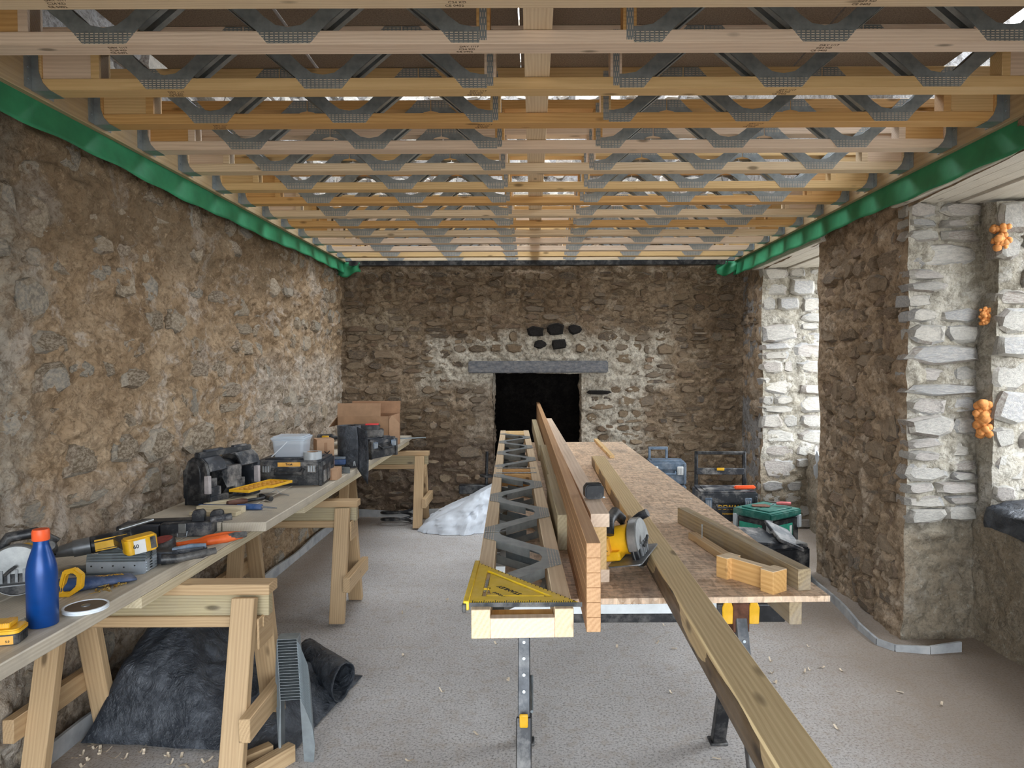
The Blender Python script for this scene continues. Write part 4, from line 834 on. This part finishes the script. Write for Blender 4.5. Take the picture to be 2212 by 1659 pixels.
# low black tool tray
t = thing('tool_tray', 'low black plastic tool tray with steel latch and side grips, against the board end', 'tool tray', (-1.72, 3.33, BZ), (0, 0, .14))
MB().lo((-.27, -.02, 0), (-.08, .12, .062)).build('left_bin', 'dusty_plastic', t, bevel=.006); MB().lo((-.075, -.02, 0), (.16, .12, .068)).build('right_bin', 'dusty_plastic', t, bevel=.006); MB().lo((-.20, .02, .0625), (.10, .1, .072)).build('lid', 'black_plastic', t, bevel=.004)
MB().lo((.01, -.024, .02), (.045, -.019, .066)).build('latch', 'guard_steel', t, bevel=.002); MB().tube([(.008, -.026, .02), (.008, -.03, -.0 + .004), (.05, -.03, .004), (.052, -.026, .03)], .002, 6).build('latch_wire', 'galv_light', t)
MB().cyl((.15, .0, .075), (.24, .035, .082), .018, .017, 16).build('tube_grip', 'dusty_plastic', t); MB().prism([(-.03, 0), (.03, 0), (.03, .05), (.018, .065), (-.022, .06), (-.03, .04)], -.015, .015).prism([(.055, 0), (.115, 0), (.115, .05), (.10, .062), (.065, .058), (.055, .04)], -.01, .02).build('clips', 'black_plastic', t, (.09, .03, .06), (PI / 2, 0, 0), bevel=.003)
# timber wedges and offcuts
for n_, a, b_, w_, th, lab in (('timber_offcut', (-1.78, 3.60, UZ + .0105), (-1.53, 3.58, UZ + .0105), .06, .02, 'pale timber strip lying on the upper boards, front one of two'), ('timber_offcut', (-1.78, 3.665, UZ + .0175), (-1.53, 3.645, UZ + .0175), .045, .034, 'pale timber strip lying on the upper boards, rear one of two'), ('timber_offcut', (-1.80, 3.78, UZ + .012), (-1.62, 4.02, UZ + .012), .035, .022, 'narrow timber stick pointing under the yellow tray')):
    tag(board(n_, a, b_, w_, th, 'bench_edge'), lab, 'offcut')
t = thing('cold_chisel', 'dark blue gripped chisel lying behind the timber strips', 'chisel', (-1.62, 3.73, UZ + .016), (0, 0, -.12)); MB().cyl((-.2, 0, 0), (.05, 0, 0), .009, n=8).build('shaft', 'irwin_blue', t); MB().tube([(.02, 0, 0), (.08, 0, 0), (.16, 0, 0)], [.012, .017, .015], 10).build('grip', 'blue_plastic', t); MB().cyl((.16, 0, 0), (.24, .01, -.006), .007, .003, 8).build('tip', 'tool_grey', t)
t = thing('hammer', 'claw hammer with a brown grip and black head on the bench', 'hammer', (-1.57, 3.92, UZ + .018), (0, 0, .85)); MB().tube([(-.17, 0, 0), (-.09, 0, 0), (-.06, 0, 0)], [.015, .018, .012], 10).build('grip', 'handle_brown', t); MB().cyl((-.07, 0, 0), (.06, 0, 0), .009, n=8).build('shaft', 'black_steel', t); MB().cyl((.055, -.055, .0), (.055, .01, .0), .0145, .011, 12).cyl((.055, .005, 0), (.055, .04, 0), .011, .006, 10).prism([(.045, .03), (.065, .03), (.075, .09), (.06, .095)], -.01, .01).build('head', 'black_steel', t)
tag(MB().tube([(0, 0, 0), (.02, .03, .002), (.05, .05, .02), (.06, .055, .028), (.065, .06, .018), (.09, .06, .0), (.16, .04, .0)], .0018, 6).build('bent_wire', 'galv_light', None, (-1.62, 4.12, UZ + .003), (0, 0, -.3)), 'bent piece of thin wire on the board before the black toolbox', 'wire')
# open case standing on its side
t = thing('open_case', 'dusty black tool case standing open with a yellow tray in front', 'tool case', (-1.86, 3.82, UZ)); t.rotation_euler = (0, 0, -.28)
arch = [(-.085, .0), (.075, .0), (.075, .19), (.06, .235), (.03, .262), (-.03, .27), (-.065, .245), (-.085, .2)]; Xa = Matrix(((1, 0, 0, 0), (0, 0, 1, 0), (0, 1, 0, 0), (0, 0, 0, 1)))
MB().prism(arch, 0, .018, Xa).build('near_panel', 'black_plastic', t, bevel=.006); MB().prism(arch, .42, .44, Xa).build('far_panel', 'dusty_plastic', t, bevel=.006)
MB().prism([(x * .55 - .015, .03 + z * .8) for x, z in arch], -.006, .002, Xa).build('panel_recess', 'black_steel', t, bevel=.003)
shell = [(.075, .19), (.06, .235), (.03, .262), (-.03, .27), (-.065, .245), (-.085, .2), (-.085, .0), (-.078, .0), (-.078, .197), (-.06, .237), (-.03, .26), (.028, .252), (.054, .228), (.067, .185)]
for a, b_ in ((.018, .15), (.27, .42)): MB().prism(shell, a, b_, Xa).build('shell', 'dusty_plastic', t, bevel=.002)
MB().prism([(x - .03, z - .035) for x, z in shell[:6]] + [(-.085, .19), (-.085, 0), (-.078, 0)], .15, .27, Xa).build('handle_recess', 'black_plastic', t); MB().prism([(.07, .08), (.02, .17), (.02, .2), (.075, .2)], .15, .27, Xa).build('recess_wedge', 'dusty_plastic', t)
MB().lo((-.02, .0, .262), (.016, .44, .295)).build('carry_handle', 'black_plastic', t, bevel=.006, seg=2); MB().lo((-.015, .06, .29), (.012, .2, .303)).lo((-.015, .29, .29), (.012, .40, .303)).build('handle_pad', 'dusty_plastic', t, bevel=.003)
for y0, y1, z0, z1 in ((.018, .16, .0, .05), (.018, .10, .05, .1), (.018, .07, .1, .15), (.22, .30, .02, .12), (.30, .42, 0, .06)): MB().lo((.05, y0, z0), (.075, y1, z1)).build('compartment', 'dusty_plastic', t, bevel=.003)
for y in (-.012, .40): MB().lo((.055, y, .07), (.088, y + .022, .17)).build('hinge_strip', 'hinge_grey', t, bevel=.003)
MB().lo((-.115, .02, .03), (-.085, .06, .19)).build('latch', 'black_plastic', t, bevel=.004)
MB().lo((-.085, 0, 0), (-.075, .44, .2)).build('back_panel', 'black_plastic', t)
tr = thing('organiser_tray', 'yellow gridded plastic tray sticking out of the open black case', 'tray', (-1.72, 3.90, UZ + .062), (0, 0, -.28))
fr = [(0, 0), (.13, .0), (.13, .16), (.16, .17), (.16, .36), (0, .36)]
MB().ringprism(fr, [(.006, .006), (.124, .006), (.124, .166), (.154, .176), (.154, .354), (.006, .354)], 0, .016).build('rim', 'yellow_plastic', tr); MB().prism(fr, 0, .002).build('base', 'card_dark', tr)
for k in range(1, 9): MB().lo((.006, k * .04 - .001, .002), (.128, k * .04 + .001, .013)).build('divider', 'amber_plastic', tr)
for k in range(1, 4): MB().lo((k * .033 - .001, .006, .002), (k * .033 + .001, .354, .013)).build('divider', 'amber_plastic', tr)
# tool boxes, generic
def toolbox(name, lab, loc, rot, W, D, H, body='black_plastic', lid='dusty_plastic', latch='dusty_plastic', plate_=None, logo=None, group=None, lidh=.3, ribs=3):
    t = thing(name, lab, 'toolbox', loc, rot, group)
    hl = H * lidh; hb = H - hl
    MB().lo((-W / 2, -D / 2, 0), (W / 2, D / 2, hb - .002)).build('body', body, t, bevel=min(.014, H * .08), seg=2)
    ld = MB().lo((-W / 2 - .004, -D / 2 - .004, hb), (W / 2 + .004, D / 2 + .004, H)).build('lid', lid, t, bevel=min(.016, hl * .25), seg=2)
    for s in (-1, 1):
        la = MB().lo((s * W * .34 - .03, -D / 2 - .014, hb - H * .18), (s * W * .34 + .03, -D / 2 - .003, hb + hl * .5)).build('latch', latch, t, bevel=.004)
        for q in range(3): sub(MB().lo((s * W * .34 - .02 + q * .016, -D / 2 - .016, hb - H * .14), (s * W * .34 - .012 + q * .016, -D / 2 - .013, hb + hl * .3)).build('latch_rib', 'tape_grey', t), la)
        MB().lo((s * W * .47 - .012, -D / 2 - .012, .0), (s * W * .47 + .012, D / 2 + .008, H * .92)).build('corner_rib', body, t, bevel=.004)
    for k in range(ribs):
        y = -D / 2 + D * (k + .5) / ribs; MB().lo((W / 2 - .002, y - D * .1, .02), (W / 2 + .006, y + D * .1, hb - .02)).build('side_panel', lid, t, bevel=.003)
    MB().tube([(-W * .2, -D / 2 - .004, hb - .01), (-W * .2, -D / 2 - .035, hb - .03), (W * .2, -D / 2 - .035, hb - .03), (W * .2, -D / 2 - .004, hb - .01)], .011, 8).build('handle', body, t)
    sub(MB().lo((-W * .4, -D * .35, H), (W * .4, D * .35, H + .008)).build('lid_panel', lid, t, bevel=.003), ld)
    if plate_: sub(MB().lo((-W * .17, -D / 2 - .007, hb + hl * .2), (W * .17, -D / 2 - .003, hb + hl * .75)).build('name_plate', plate_, t), ld)
    if logo: logo(t, W, D, H)
    return t
def lg(t, W, D, H): text('Tstak', .02, t, (0, -D / 2 - .0075, H * .85), (PI / 2, 0, 0), 'ink', bold=True)
toolbox('toolbox', 'black toolbox carrying a clear tub and grey tape on the bench', (-1.578, 4.60, UZ), .06, .42, .32, .165, plate_='amber_plastic', logo=lg)
t = thing('plastic_tub', 'clear square plastic tub with lid, half full of fixings, on the black toolbox', 'tub', (-1.615, 4.63, UZ + .174), (0, 0, .04))
def tub(w0, w1, h, t0=0): 
    b = MB(); o0, o1 = rrect(w0, w0, .02, 3), rrect(w1, w1, .02, 3); n = len(o0)
    return b.add([(x, y, t0) for x, y in o0] + [(x, y, h) for x, y in o1], [tuple(range(n))[::-1]] + [(k, (k + 1) % n, n + (k + 1) % n, n + k) for k in range(n)])
tub(.185, .205, .115).build('wall', 'clear_plastic', t, ang=60); tub(.178, .186, .062, .002).add([(-.085, -.085, .062), (.085, -.085, .052), (.085, .085, .066), (-.085, .085, .06)], [(0, 1, 2, 3)]).build('contents', 'rust', t)
MB().prism(rrect(.222, .222, .02, 4), .114, .126).prism(rrect(.214, .214, .02, 4), .104, .110).prism(rrect(.2, .2, .02, 4), .126, .134).build('lid', 'clear_plastic', t, bevel=.002); MB().tube([(.0, -.106, .1), (-.05, -.112, .05), (-.1, -.108, .004)], .004, 6).build('bail', 'white_lid', t)
t = thing('tape_roll', 'roll of grey duct tape on the right corner of the black toolbox', 'tape', (-1.437, 4.50, UZ + .166)); MB().lathe([(.036, 0), (.058, 0), (.058, .048), (.036, .048), (.036, 0)], 36).build('tape', 'tape_grey', t); MB().lathe([(.0345, .001), (.036, .001), (.036, .047), (.0345, .047), (.0345, .001)], 36).build('core', 'card', t)
def carton(lab, loc, rot, w_, d, h, mark=None):
    t = thing('carton', lab, 'box', loc, rot); MB().lo((-w_ / 2, -d / 2, 0), (w_ / 2, d / 2, h)).build('box', 'card', t, bevel=.0015)
    MB().lo((-w_ / 2, -.001 - d * .0, h), (w_ / 2, .001, h + .0006)).build('seam', 'card_dark', t); MB().lo((-.01, -d / 2 - .0006, 0), (.012, -d / 2, h * .9)).build('tape_strip', 'card_dark', t)
    if mark: text(mark, min(w_, h) * .42, t, (w_ * .1, -d / 2 - .001, h * .45), (PI / 2, -PI / 2, 0), 'ink', bold=True)
    return t
carton('tall brown carton with handwritten marks, leaning behind the tape roll', (-1.50, 4.95, UZ + .001), (0, .0, .5), .12, .12, .25, 'DAX')
carton('small open brown carton of screws at the bench edge', (-1.375, 4.72, UZ), (0, 0, .05), .1, .13, .075)
t = thing('parts_case', 'small clear topped blue parts case behind the cartons', 'case', (-1.50, 5.22, UZ + .03), (0, 0, .1)); MB().lo((-.09, -.07, 0), (.09, .07, .04)).build('tray', 'blue_plastic', t, bevel=.005); MB().lo((-.09, -.07, .041), (.09, .07, .06)).build('lid', 'blue_case', t, bevel=.004)
MB().lo((-.08, -.06, -.03), (.08, .06, -.0)).build('lower_tray', 'black_plastic', t, bevel=.003)
t = thing('clamp', 'red and black bar clamp lying behind the small carton', 'clamp', (-1.47, 4.98, UZ), (0, 0, -.2)); MB().lo((-.05, -.02, .045), (.02, .015, .075)).build('jaw', 'red_plastic', t, bevel=.004); MB().tube([(.0, 0, .04), (.06, -.02, .02), (.12, -.03, .02)], .009, 8).build('trigger_grip', 'black_plastic', t); MB().lo((-.04, -.008, .0), (.16, -.002, .045)).build('bar', 'galv', t)
# roll of damp proof course
t = thing('membrane_roll', 'upright roll of black damp proof course with loose end over the bench edge', 'roll', (-1.405, 5.27, UZ))
b = MB(); N = 70
sp = [((.062 + .028 * k / N) * math.cos(.5 + 2 * PI * 3 * k / N), (.062 + .028 * k / N) * math.sin(.5 + 2 * PI * 3 * k / N)) for k in range(N + 1)]
b.add([(x, y, z) for x, y in sp for z in (0, .315)], [(2 * k, 2 * k + 2, 2 * k + 3, 2 * k + 1) for k in range(N)]); o = b.build('coil', 'black_sheet', t, ang=70); o.modifiers.new('t', 'SOLIDIFY').thickness = .004
def flap(u, v): return (.075 + .085 * u + .01 * math.sin(3 * v), -.055 - .04 * u, .31 - v * (.32 + .08 * u) - .03 * u)
MB().grid(flap, 6, 12).build('loose_end', 'black_sheet', t, ang=80).modifiers.new('t', 'SOLIDIFY').thickness = .003
MB().tube([(.06, -.095, .02), (.06, -.10, .05), (.066, -.1, .055), (.072, -.098, .02)], .004, 6).build('clip', 'galv_light', t)
# dark toolbox with red cases, far
toolbox('toolbox', 'black toolbox with an orange wheel, in front of the cardboard box', (-1.37, 5.86, UZ), 1.1, .34, .26, .16, latch='blue_case', ribs=2)
t = thing('drill_case', 'small black case with a red strip on top of the far toolbox', 'case', (-1.40, 5.86, UZ + .169), (0, 0, .2)); MB().lo((-.13, -.09, 0), (.13, .09, .06)).build('base', 'dusty_plastic', t, bevel=.01, seg=2); MB().lo((-.13, -.09, .061), (.1, .09, .1)).build('lid', 'black_plastic', t, bevel=.01, seg=2); MB().lo((-.02, -.085, .1005), (.09, .02, .107)).build('strip', 'red_plastic', t, bevel=.002)
t = thing('measuring_wheel', 'orange disc of a tool beside the far toolbox', 'tool', (-1.235, 5.95, UZ)); MB().prism(rrect(.035, .09, .016, 4), -.012, .012).build('disc', 'tool_orange', t, (0, 0, .085), (PI / 2, 0, 0), bevel=.004); MB().cyl((0, -.012, .022), (0, .012, .022), .022, n=16).build('foot_wheel', 'black_plastic', t)
t = thing('impact_driver', 'yellow and black driver standing behind the roll by the wall', 'drill', (-1.72, 5.75, UZ)); MB().lo((-.05, -.04, 0), (.05, .04, .05)).build('battery', 'black_plastic', t, bevel=.008); MB().tube([(0, 0, .05), (.005, 0, .1), (-.005, 0, .15)], [.022, .02, .022], 10).build('handle', 'yellow_plastic', t); MB().cyl((-.07, 0, .17), (.05, 0, .17), .03, .032, 14).cyl((.05, 0, .17), (.1, 0, .17), .022, .012, 12).build('body', 'black_plastic', t, bevel=.003); MB().lo((-.03, -.034, .15), (.03, .034, .19)).build('side_shell', 'yellow_plastic', t, bevel=.006)
# big open cardboard box
t = thing('cardboard_box', 'large open brown cardboard box with raised flaps at the far end of the bench', 'box', (-1.555, 6.58, UZ), (0, 0, -.05)); bw, bd, bh = .48, .42, .30
for n_, a, b_, m in (('front_side', (-bw / 2, -bd / 2, 0), (bw / 2, -bd / 2 + .005, bh), 'card'), ('back_side', (-bw / 2, bd / 2 - .005, 0), (bw / 2, bd / 2, bh), 'card_dark'), ('left_side', (-bw / 2, -bd / 2, 0), (-bw / 2 + .005, bd / 2, bh), 'card'), ('base', (-bw / 2, -bd / 2, 0), (bw / 2, bd / 2, .005), 'card_dark'), ('right_side', (bw / 2 - .005, -bd / 2, 0), (bw / 2, bd / 2, bh), 'card_dark')): MB().lo(a, b_).build(n_, m, t)
MB().lo((-bw / 2, -.003, 0), (bw / 2 - .08, .003, .12)).build('front_flap', 'card', t, (0, -bd / 2, bh), (-.1, 0, 0)); MB().lo((-bw / 2, -.003, 0), (bw / 2, .003, .12)).build('back_flap', 'card_dark', t, (0, bd / 2, bh), (-.25, 0, 0)); MB().lo((0, -bd / 2, -.002), (.13, bd / 2, .002)).build('left_flap', 'card', t, (-bw / 2, 0, bh), (0, PI - .9, 0)); 
MB().prism([(0, 0), (.09, .03), (.1, .2), (.03, .28), (-.0, .24)], -.003, .003).build('right_flap', 'card', t, (bw / 2, -bd / 2, .03), (PI / 2, 0, .5))
o = MB().lo((-.2, -.008, 0), (.2, .008, .012)).build('steel_bar', 'galv', None, (-1.32, 7.2, UZ + .001), (0, 0, .35)); tag(o, 'thin steel bar lying across the far end of the bench', 'bar')
# ---------------------------------------------------------------- floor things on the left
def cloth(name, lab, cat, fn, nu, nv, mat, th=.003):
    o = MB().grid(fn, nu, nv).build(name, mat, ang=180); o.modifiers.new('t', 'SOLIDIFY').thickness = th; return tag(o, lab, cat)
def n2(x, y, s=0):
    r = 0; a = 1; t = 0
    for k in range(3):
        i, j = math.floor(x), math.floor(y); f, g = x - i, y - j; f = f * f * (3 - 2 * f); g = g * g * (3 - 2 * g)
        r += a * ((_h(i, j, 0, s + k) * (1 - f) + _h(i + 1, j, 0, s + k) * f) * (1 - g) + (_h(i, j + 1, 0, s + k) * (1 - f) + _h(i + 1, j + 1, 0, s + k) * f) * g)
        t += a; a *= .5; x = x * 2.1 + 7.3; y = y * 2.1 + 3.1
    return r / t - .5
def heap(u, v):
    x = -2.03 + (.98 + .12 * v) * u; y = 3.04 + (.02 - .10 * u) + 1.0 * v * (1 - .25 * u)
    h = .40 * math.exp(-((u - .22) / .36) ** 2) * math.sin(PI * min(1, .12 + .88 * v)) ** .7 + .10 * math.exp(-((u - .8) / .2) ** 2) * math.sin(PI * v)
    e = min(1, min(u, 1 - u, v * 1.2, 1 - v) * 8)
    z = .012 + max(0, h * e) + .10 * e * (abs(n2(x * 5, y * 5, 2)) * 1.4) + .03 * e * n2(x * 14, y * 14, 5) + .012 * e
    return (x + .03 * n2(x * 6, y * 6, 8), y + .05 * n2(x * 5, y * 5, 9), max(.006, z))
cloth('plastic_sheet', 'crumpled black plastic sheet heaped on the floor under the bench', 'plastic sheet', heap, 70, 60, 'black_sheet')
def roll(u, v):
    a = 2 * PI * v * 1.15; r = .085 * (1 - .25 * u) * (1 + .25 * n2(u * 5, math.cos(a) * 2, 3)); 
    return (-1.26 + .30 * (1 - u) + r * .5 * math.cos(a) * .6, 3.50 + .28 * u - .05 * (1 - u) + r * math.cos(a) * 1.3, .10 + r * math.sin(a) + .02 * u)
cloth('plastic_sheet', 'rolled end of black plastic sheet beside the near trestle leg', 'plastic sheet', roll, 24, 28, 'black_sheet')
def bag(u, v):
    # big white rubble sack, slumped towards the left
    a = 2 * PI * u; rx, ry = .33 * (1 - .35 * v ** 2.2), .24 * (1 - .4 * v ** 2); c, s_ = math.cos(a), math.sin(a)
    k = 1 + .5 * n2(c * 1.6, s_ * 1.6 + v * 1.4, 4) - .5 * abs(n2(c * 3.4 + v * 3, s_ * 3.4 - v * 2, 6)) - .22 * abs(n2(c * 8 - v * 4, s_ * 8 + v * 3, 9))
    z = .004 + (.36 + .10 * c) * v ** .75
    return (-.74 + .16 * v + rx * k * c - .12 * (1 - v) * max(0, -c), 7.08 + .08 * v + ry * k * s_ - .06 * (1 - v) * max(0, -s_), z)
b = MB().grid(bag, 80, 34); b.f.append(tuple(34 * 81 + k for k in range(80))); tag(b.build('rubble_sack', 'rubble_bag', ang=40), 'crumpled white plastic sack slumped on the floor before the fireplace', 'sack')
t = thing('floor_pump', 'dark metal stand with a disc, behind the white sack by the fireplace', 'stand', (-.52, 7.42, 0)); MB().cyl((0, 0, 0), (.02, .02, .75), .02, .016, 10).build('post', 'black_steel', t); MB().cyl((.012, .01, .48), (.013, .01, .5), .07, n=18).build('disc', 'black_steel', t); MB().lo((-.28, -.05, .3), (.1, .05, .4)).build('crossbar', 'black_steel', t, bevel=.01); MB().lo((-.1, -.1, 0), (.1, .1, .03)).build('base', 'black_steel', t, bevel=.006)
tag(MB().tube([(.16 * math.cos(a) * (1 + .05 * math.sin(3 * a)), .1 * math.sin(a), .016 + .004 * k) for k, a in enumerate([q * .35 for q in range(38)])], .014, 8).build('hose_coil', 'black_plastic', None, (-1.45, 7.3, 0)), 'coil of dark hose on the floor under the far trestle', 'hose')
tag(MB().lo((-.22, -.03, 0), (.22, .03, .05)).build('steel_channel', 'galv', None, (-.42, 7.05, 0), (0, 0, .12), bevel=.004), 'grey steel channel on the floor right of the white sack, front one', 'steel'); tag(MB().lo((-.22, -.03, 0), (.22, .03, .05)).build('steel_channel', 'galv', None, (-.40, 7.2, 0), (0, 0, .05), bevel=.004), 'grey steel channel on the floor right of the white sack, rear one', 'steel')
# ---------------------------------------------------------------- tool boxes by the far window
def grey_case(lab, z):
    t = toolbox('tool_case', lab, (1.36, 7.12, z), -.05, .37, .28, .225, 'blue_case', 'blue_case', 'label_white', group='stacked blue grey cases', lidh=.4); return t
for k, lb in enumerate(('bottom', 'middle', 'top')): grey_case('dusty blue grey tool case, %s of the stack beyond the table' % lb, .001 + k * .235)
t = thing('carry_handle', 'raised grey carry handle on the top tool case of the stack', 'handle', (1.28, 7.12, .71)); 
for nm, a, b_ in (('side_bar', (-.10, -.01, 0), (-.075, .01, .12)), ('side_bar', (.075, -.01, 0), (.10, .01, .12)), ('grip', (-.10, -.012, .095), (.10, .012, .125))): MB().lo(a, b_).build(nm, 'blue_case', t, bevel=.004)
def lgd(t, W, D, H):
    np_ = MB().lo((-.10, -D / 2 - .006, H * .55), (.15, -D / 2 - .001, H * .775)).build('name_plate', 'black_steel', t); text('DEWALT', .058, t, (.025, -D / 2 - .0065, H * .715), (PI / 2, 0, 0), 'yellow_plastic', bold=True, under=np_); text('TOUGHSYSTEM 2.0', .019, t, (.025, -D / 2 - .0065, H * .60), (PI / 2, 0, 0), 'yellow_plastic', bold=True, under=np_)
    MB().lo((.0, -D / 2 - .006, H * .3), (.13, -D / 2 - .001, H * .46)).build('paper_label', 'card', t)
tw = toolbox('rolling_toolbox', 'black rolling toolbox with yellow brand lettering and a raised handle frame', (1.77, 6.42, .03), -.06, .52, .36, .50, logo=lgd, latch='blue_case', lidh=.22)
for x in (-.225, .225): MB().lo((x - .016, .17, .3), (x + .016, .2, .82)).build('handle_post', 'black_steel', tw, bevel=.005)
MB().lo((-.24, .17, .79), (.24, .2, .82)).build('handle_grip', 'black_steel', tw, bevel=.005); MB().lo((-.225, .165, .60), (.225, .2, .66)).build('handle_brace', 'dusty_plastic', tw, bevel=.004); MB().lo((-.035, .158, .64), (.035, .168, .665)).build('yellow_tab', 'yellow_plastic', tw, bevel=.002)
for x in (-.24, .24): MB().cyl((x - .02, .19, .055), (x + .02, .19, .055), .085, n=20).build('wheel', 'black_plastic', tw)
o = MB().prism(rrect(.2, .05, .02, 4), 0, .03).build('trowel_grip', 'orange_plastic', None, (1.93, 6.32, .541), (0, 0, .08), bevel=.01, seg=2); tag(o, 'bright orange red plastic grip lying on the rolling toolbox', 'grip')
t = thing('green_crate', 'dark green plastic tool crate with lid in the far window recess', 'crate', (2.02, 5.98, 0), (0, 0, .62))
MB().lo((-.2, -.18, 0), (.2, .18, .38)).build('body', 'black_plastic', t, bevel=.012, seg=2); MB().lo((-.215, -.195, .38), (.215, .195, .44)).build('lid', 'green_case', t, bevel=.01, seg=2); MB().lo((-.16, -.14, .44), (.16, .0, .45)).build('lid_panel', 'green_case', t, bevel=.003); MB().lo((-.16, .01, .44), (.16, .14, .45)).build('lid_panel', 'green_case', t, bevel=.003)
for x, y, rz in ((0, -.183, 0), (-.203, 0, -PI / 2)):
    MB().lo((-.13, -.001, .15), (.1, .001, .33)).build('green_label', 'label_green', t, (x, y, 0), (0, 0, rz)); MB().lo((.06, -.0018, .2), (.09, .0, .31)).build('white_label', 'label_white', t, (x, y, 0), (0, 0, rz))
for x, y in ((-.2, -.17), (.19, -.18), (-.2, .17)): MB().lo((-.02, -.02, .28), (.02, .02, .39)).build('latch', 'tape_grey', t, (x, y, 0), bevel=.004)
t = thing('trowel', 'small trowel with a pink handle lying on the green crate', 'trowel', (2.05, 5.98, .455), (0, 0, -.1)); MB().prism([(-.16, -.04), (-.02, -.055), (.0, .0), (-.03, .055), (-.15, .04)], 0, .003).build('blade', 'rust', t); MB().tube([(0, 0, .004), (.03, 0, .02), (.05, 0, .022)], .005, 8).build('tang', 'galv', t); MB().tube([(.05, 0, .022), (.09, 0, .024), (.17, 0, .022)], [.011, .016, .014], 10).build('handle', 'pink_handle', t)
t = thing('broken_toolbox', 'black toolbox with two slumped lids on the floor before the green crate', 'toolbox', (1.86, 5.42, 0), (0, 0, .25))
MB().lo((-.24, -.17, 0), (.24, .17, .27)).build('body', 'black_plastic', t, bevel=.012, seg=2); MB().lo((-.24, -.16, 0), (.0, .16, .025)).build('left_lid', 'dusty_plastic', t, (.02, 0, .31), (.16, .12, 0), bevel=.006); MB().lo((0, -.18, 0), (.22, .18, .025)).build('right_lid', 'dusty_plastic', t, (.0, .0, .37), (.22, .42, -.15), bevel=.006)
MB().lo((-.08, -.03, 0), (.02, .03, .04)).build('yellow_tray', 'yellow_plastic', t, (-.02, -.08, .27), bevel=.004); MB().lo((-.03, -.03, 0), (.06, .03, .03)).build('yellow_clip', 'amber_plastic', t, (.15, .12, .29), (0, .5, .3), bevel=.004); MB().lo((-.23, -.165, 0), (.22, -.04, .03)).build('front_tray', 'dusty_plastic', t, (0, 0, .272), bevel=.005)
# ---------------------------------------------------------------- window recesses
def drape(u, v):
    y = 4.02 - 1.15 * u; s = v
    if s < .55: x = D1 + .36 - .40 * (s / .55); z = SILL + .095 + .05 * math.sin(3 * u + 4 * s) * (1 - s) + .05 * n2(x * 5, y * 5, 3)
    else: x = D1 - .055 - .02 * (s - .55); z = SILL + .095 - (s - .55) * .34 * (.75 + .5 * u)
    fold = .05 * n2(x * 7, y * 6, 12) + .03 * math.sin(9 * u + 6 * s)
    return (x - abs(fold) * .6, y + .02 * n2(x * 6, z * 9, 4), max(z + fold * .6, .55))
cloth('plastic_sheet', 'folded black plastic sheet draped over the near window sill', 'plastic sheet', drape, 46, 40, 'black_sheet', .004)
def drape2(u, v): return (D2 - .08 - .12 * u + .05 * v * n2(u * 5, v * 5, 3), 6.62 - .28 * u + .05 * math.sin(5 * v + 3 * u), SILL + .11 - .34 * v * (1 - .5 * u) + .03 * math.sin(7 * u))
cloth('plastic_bag', 'white plastic bag hanging over the far window sill', 'bag', drape2, 16, 18, 'rubble_bag')
rs = random.Random(8)
for (x, y, z, s, lab) in ((2.70, W1[1] - .06, 1.36, .12, 'large blob of orange expanding foam in the near window jamb'), (2.73, W1[1] - .12, 2.42, .085, 'tall blob of orange expanding foam high in the near window jamb'), (2.69, W1[1] - .05, 1.97, .055, 'small blob of orange expanding foam midway up the near window jamb')):
    b = MB()
    for k in range(48):
        c = Vector((x + max(-.5, min(.5, rs.gauss(0, .3))) * s * .8, y + rs.uniform(-.2, .4) * s, z + rs.uniform(-.8, .8) * s)); r = s * rs.uniform(.14, .28)
        b.lathe([(r * math.sin(PI * q / 6) * rs.uniform(.85, 1.15) + .0005, -r * math.cos(PI * q / 6)) for q in range(7)], 9, Matrix.Translation(c) @ Euler((rs.random() * 3, rs.random() * 3, 0)).to_matrix().to_4x4())
    tag(b.build('expanding_foam', 'foam', ang=80), lab, 'foam')
# ---------------------------------------------------------------- shavings on the floor
rs = random.Random(3); sm = []
for k in range(5):
    w_ = rs.uniform(.008, .016); l_ = rs.uniform(.02, .05)
    sm.append(MB().grid(lambda u, v: (l_ * (u - .5), w_ * (v - .5), .003 + .012 * (u - .5) ** 2 * (1 + k) + .003 * math.sin(5 * u + k)), 4, 1).mesh('wood_shaving')); sm[-1].materials.append(M['shaving'])
for k in range(70):
    x, y = rs.choice(((rs.uniform(-.9, 1.9), rs.uniform(2.85, 5.2)), (rs.uniform(1.0, 2.1), rs.uniform(2.7, 4.2)), (rs.uniform(-2.0, -1.2), rs.uniform(2.85, 3.1))))
    o = ob('wood_shaving', sm[k % 5], None, None, (x, y, .001), (0, 0, rs.uniform(0, 6.3))); tag(o, 'small pale wood shaving lying on the concrete floor', 'shaving', 'wood shavings on the floor')
flush_text()
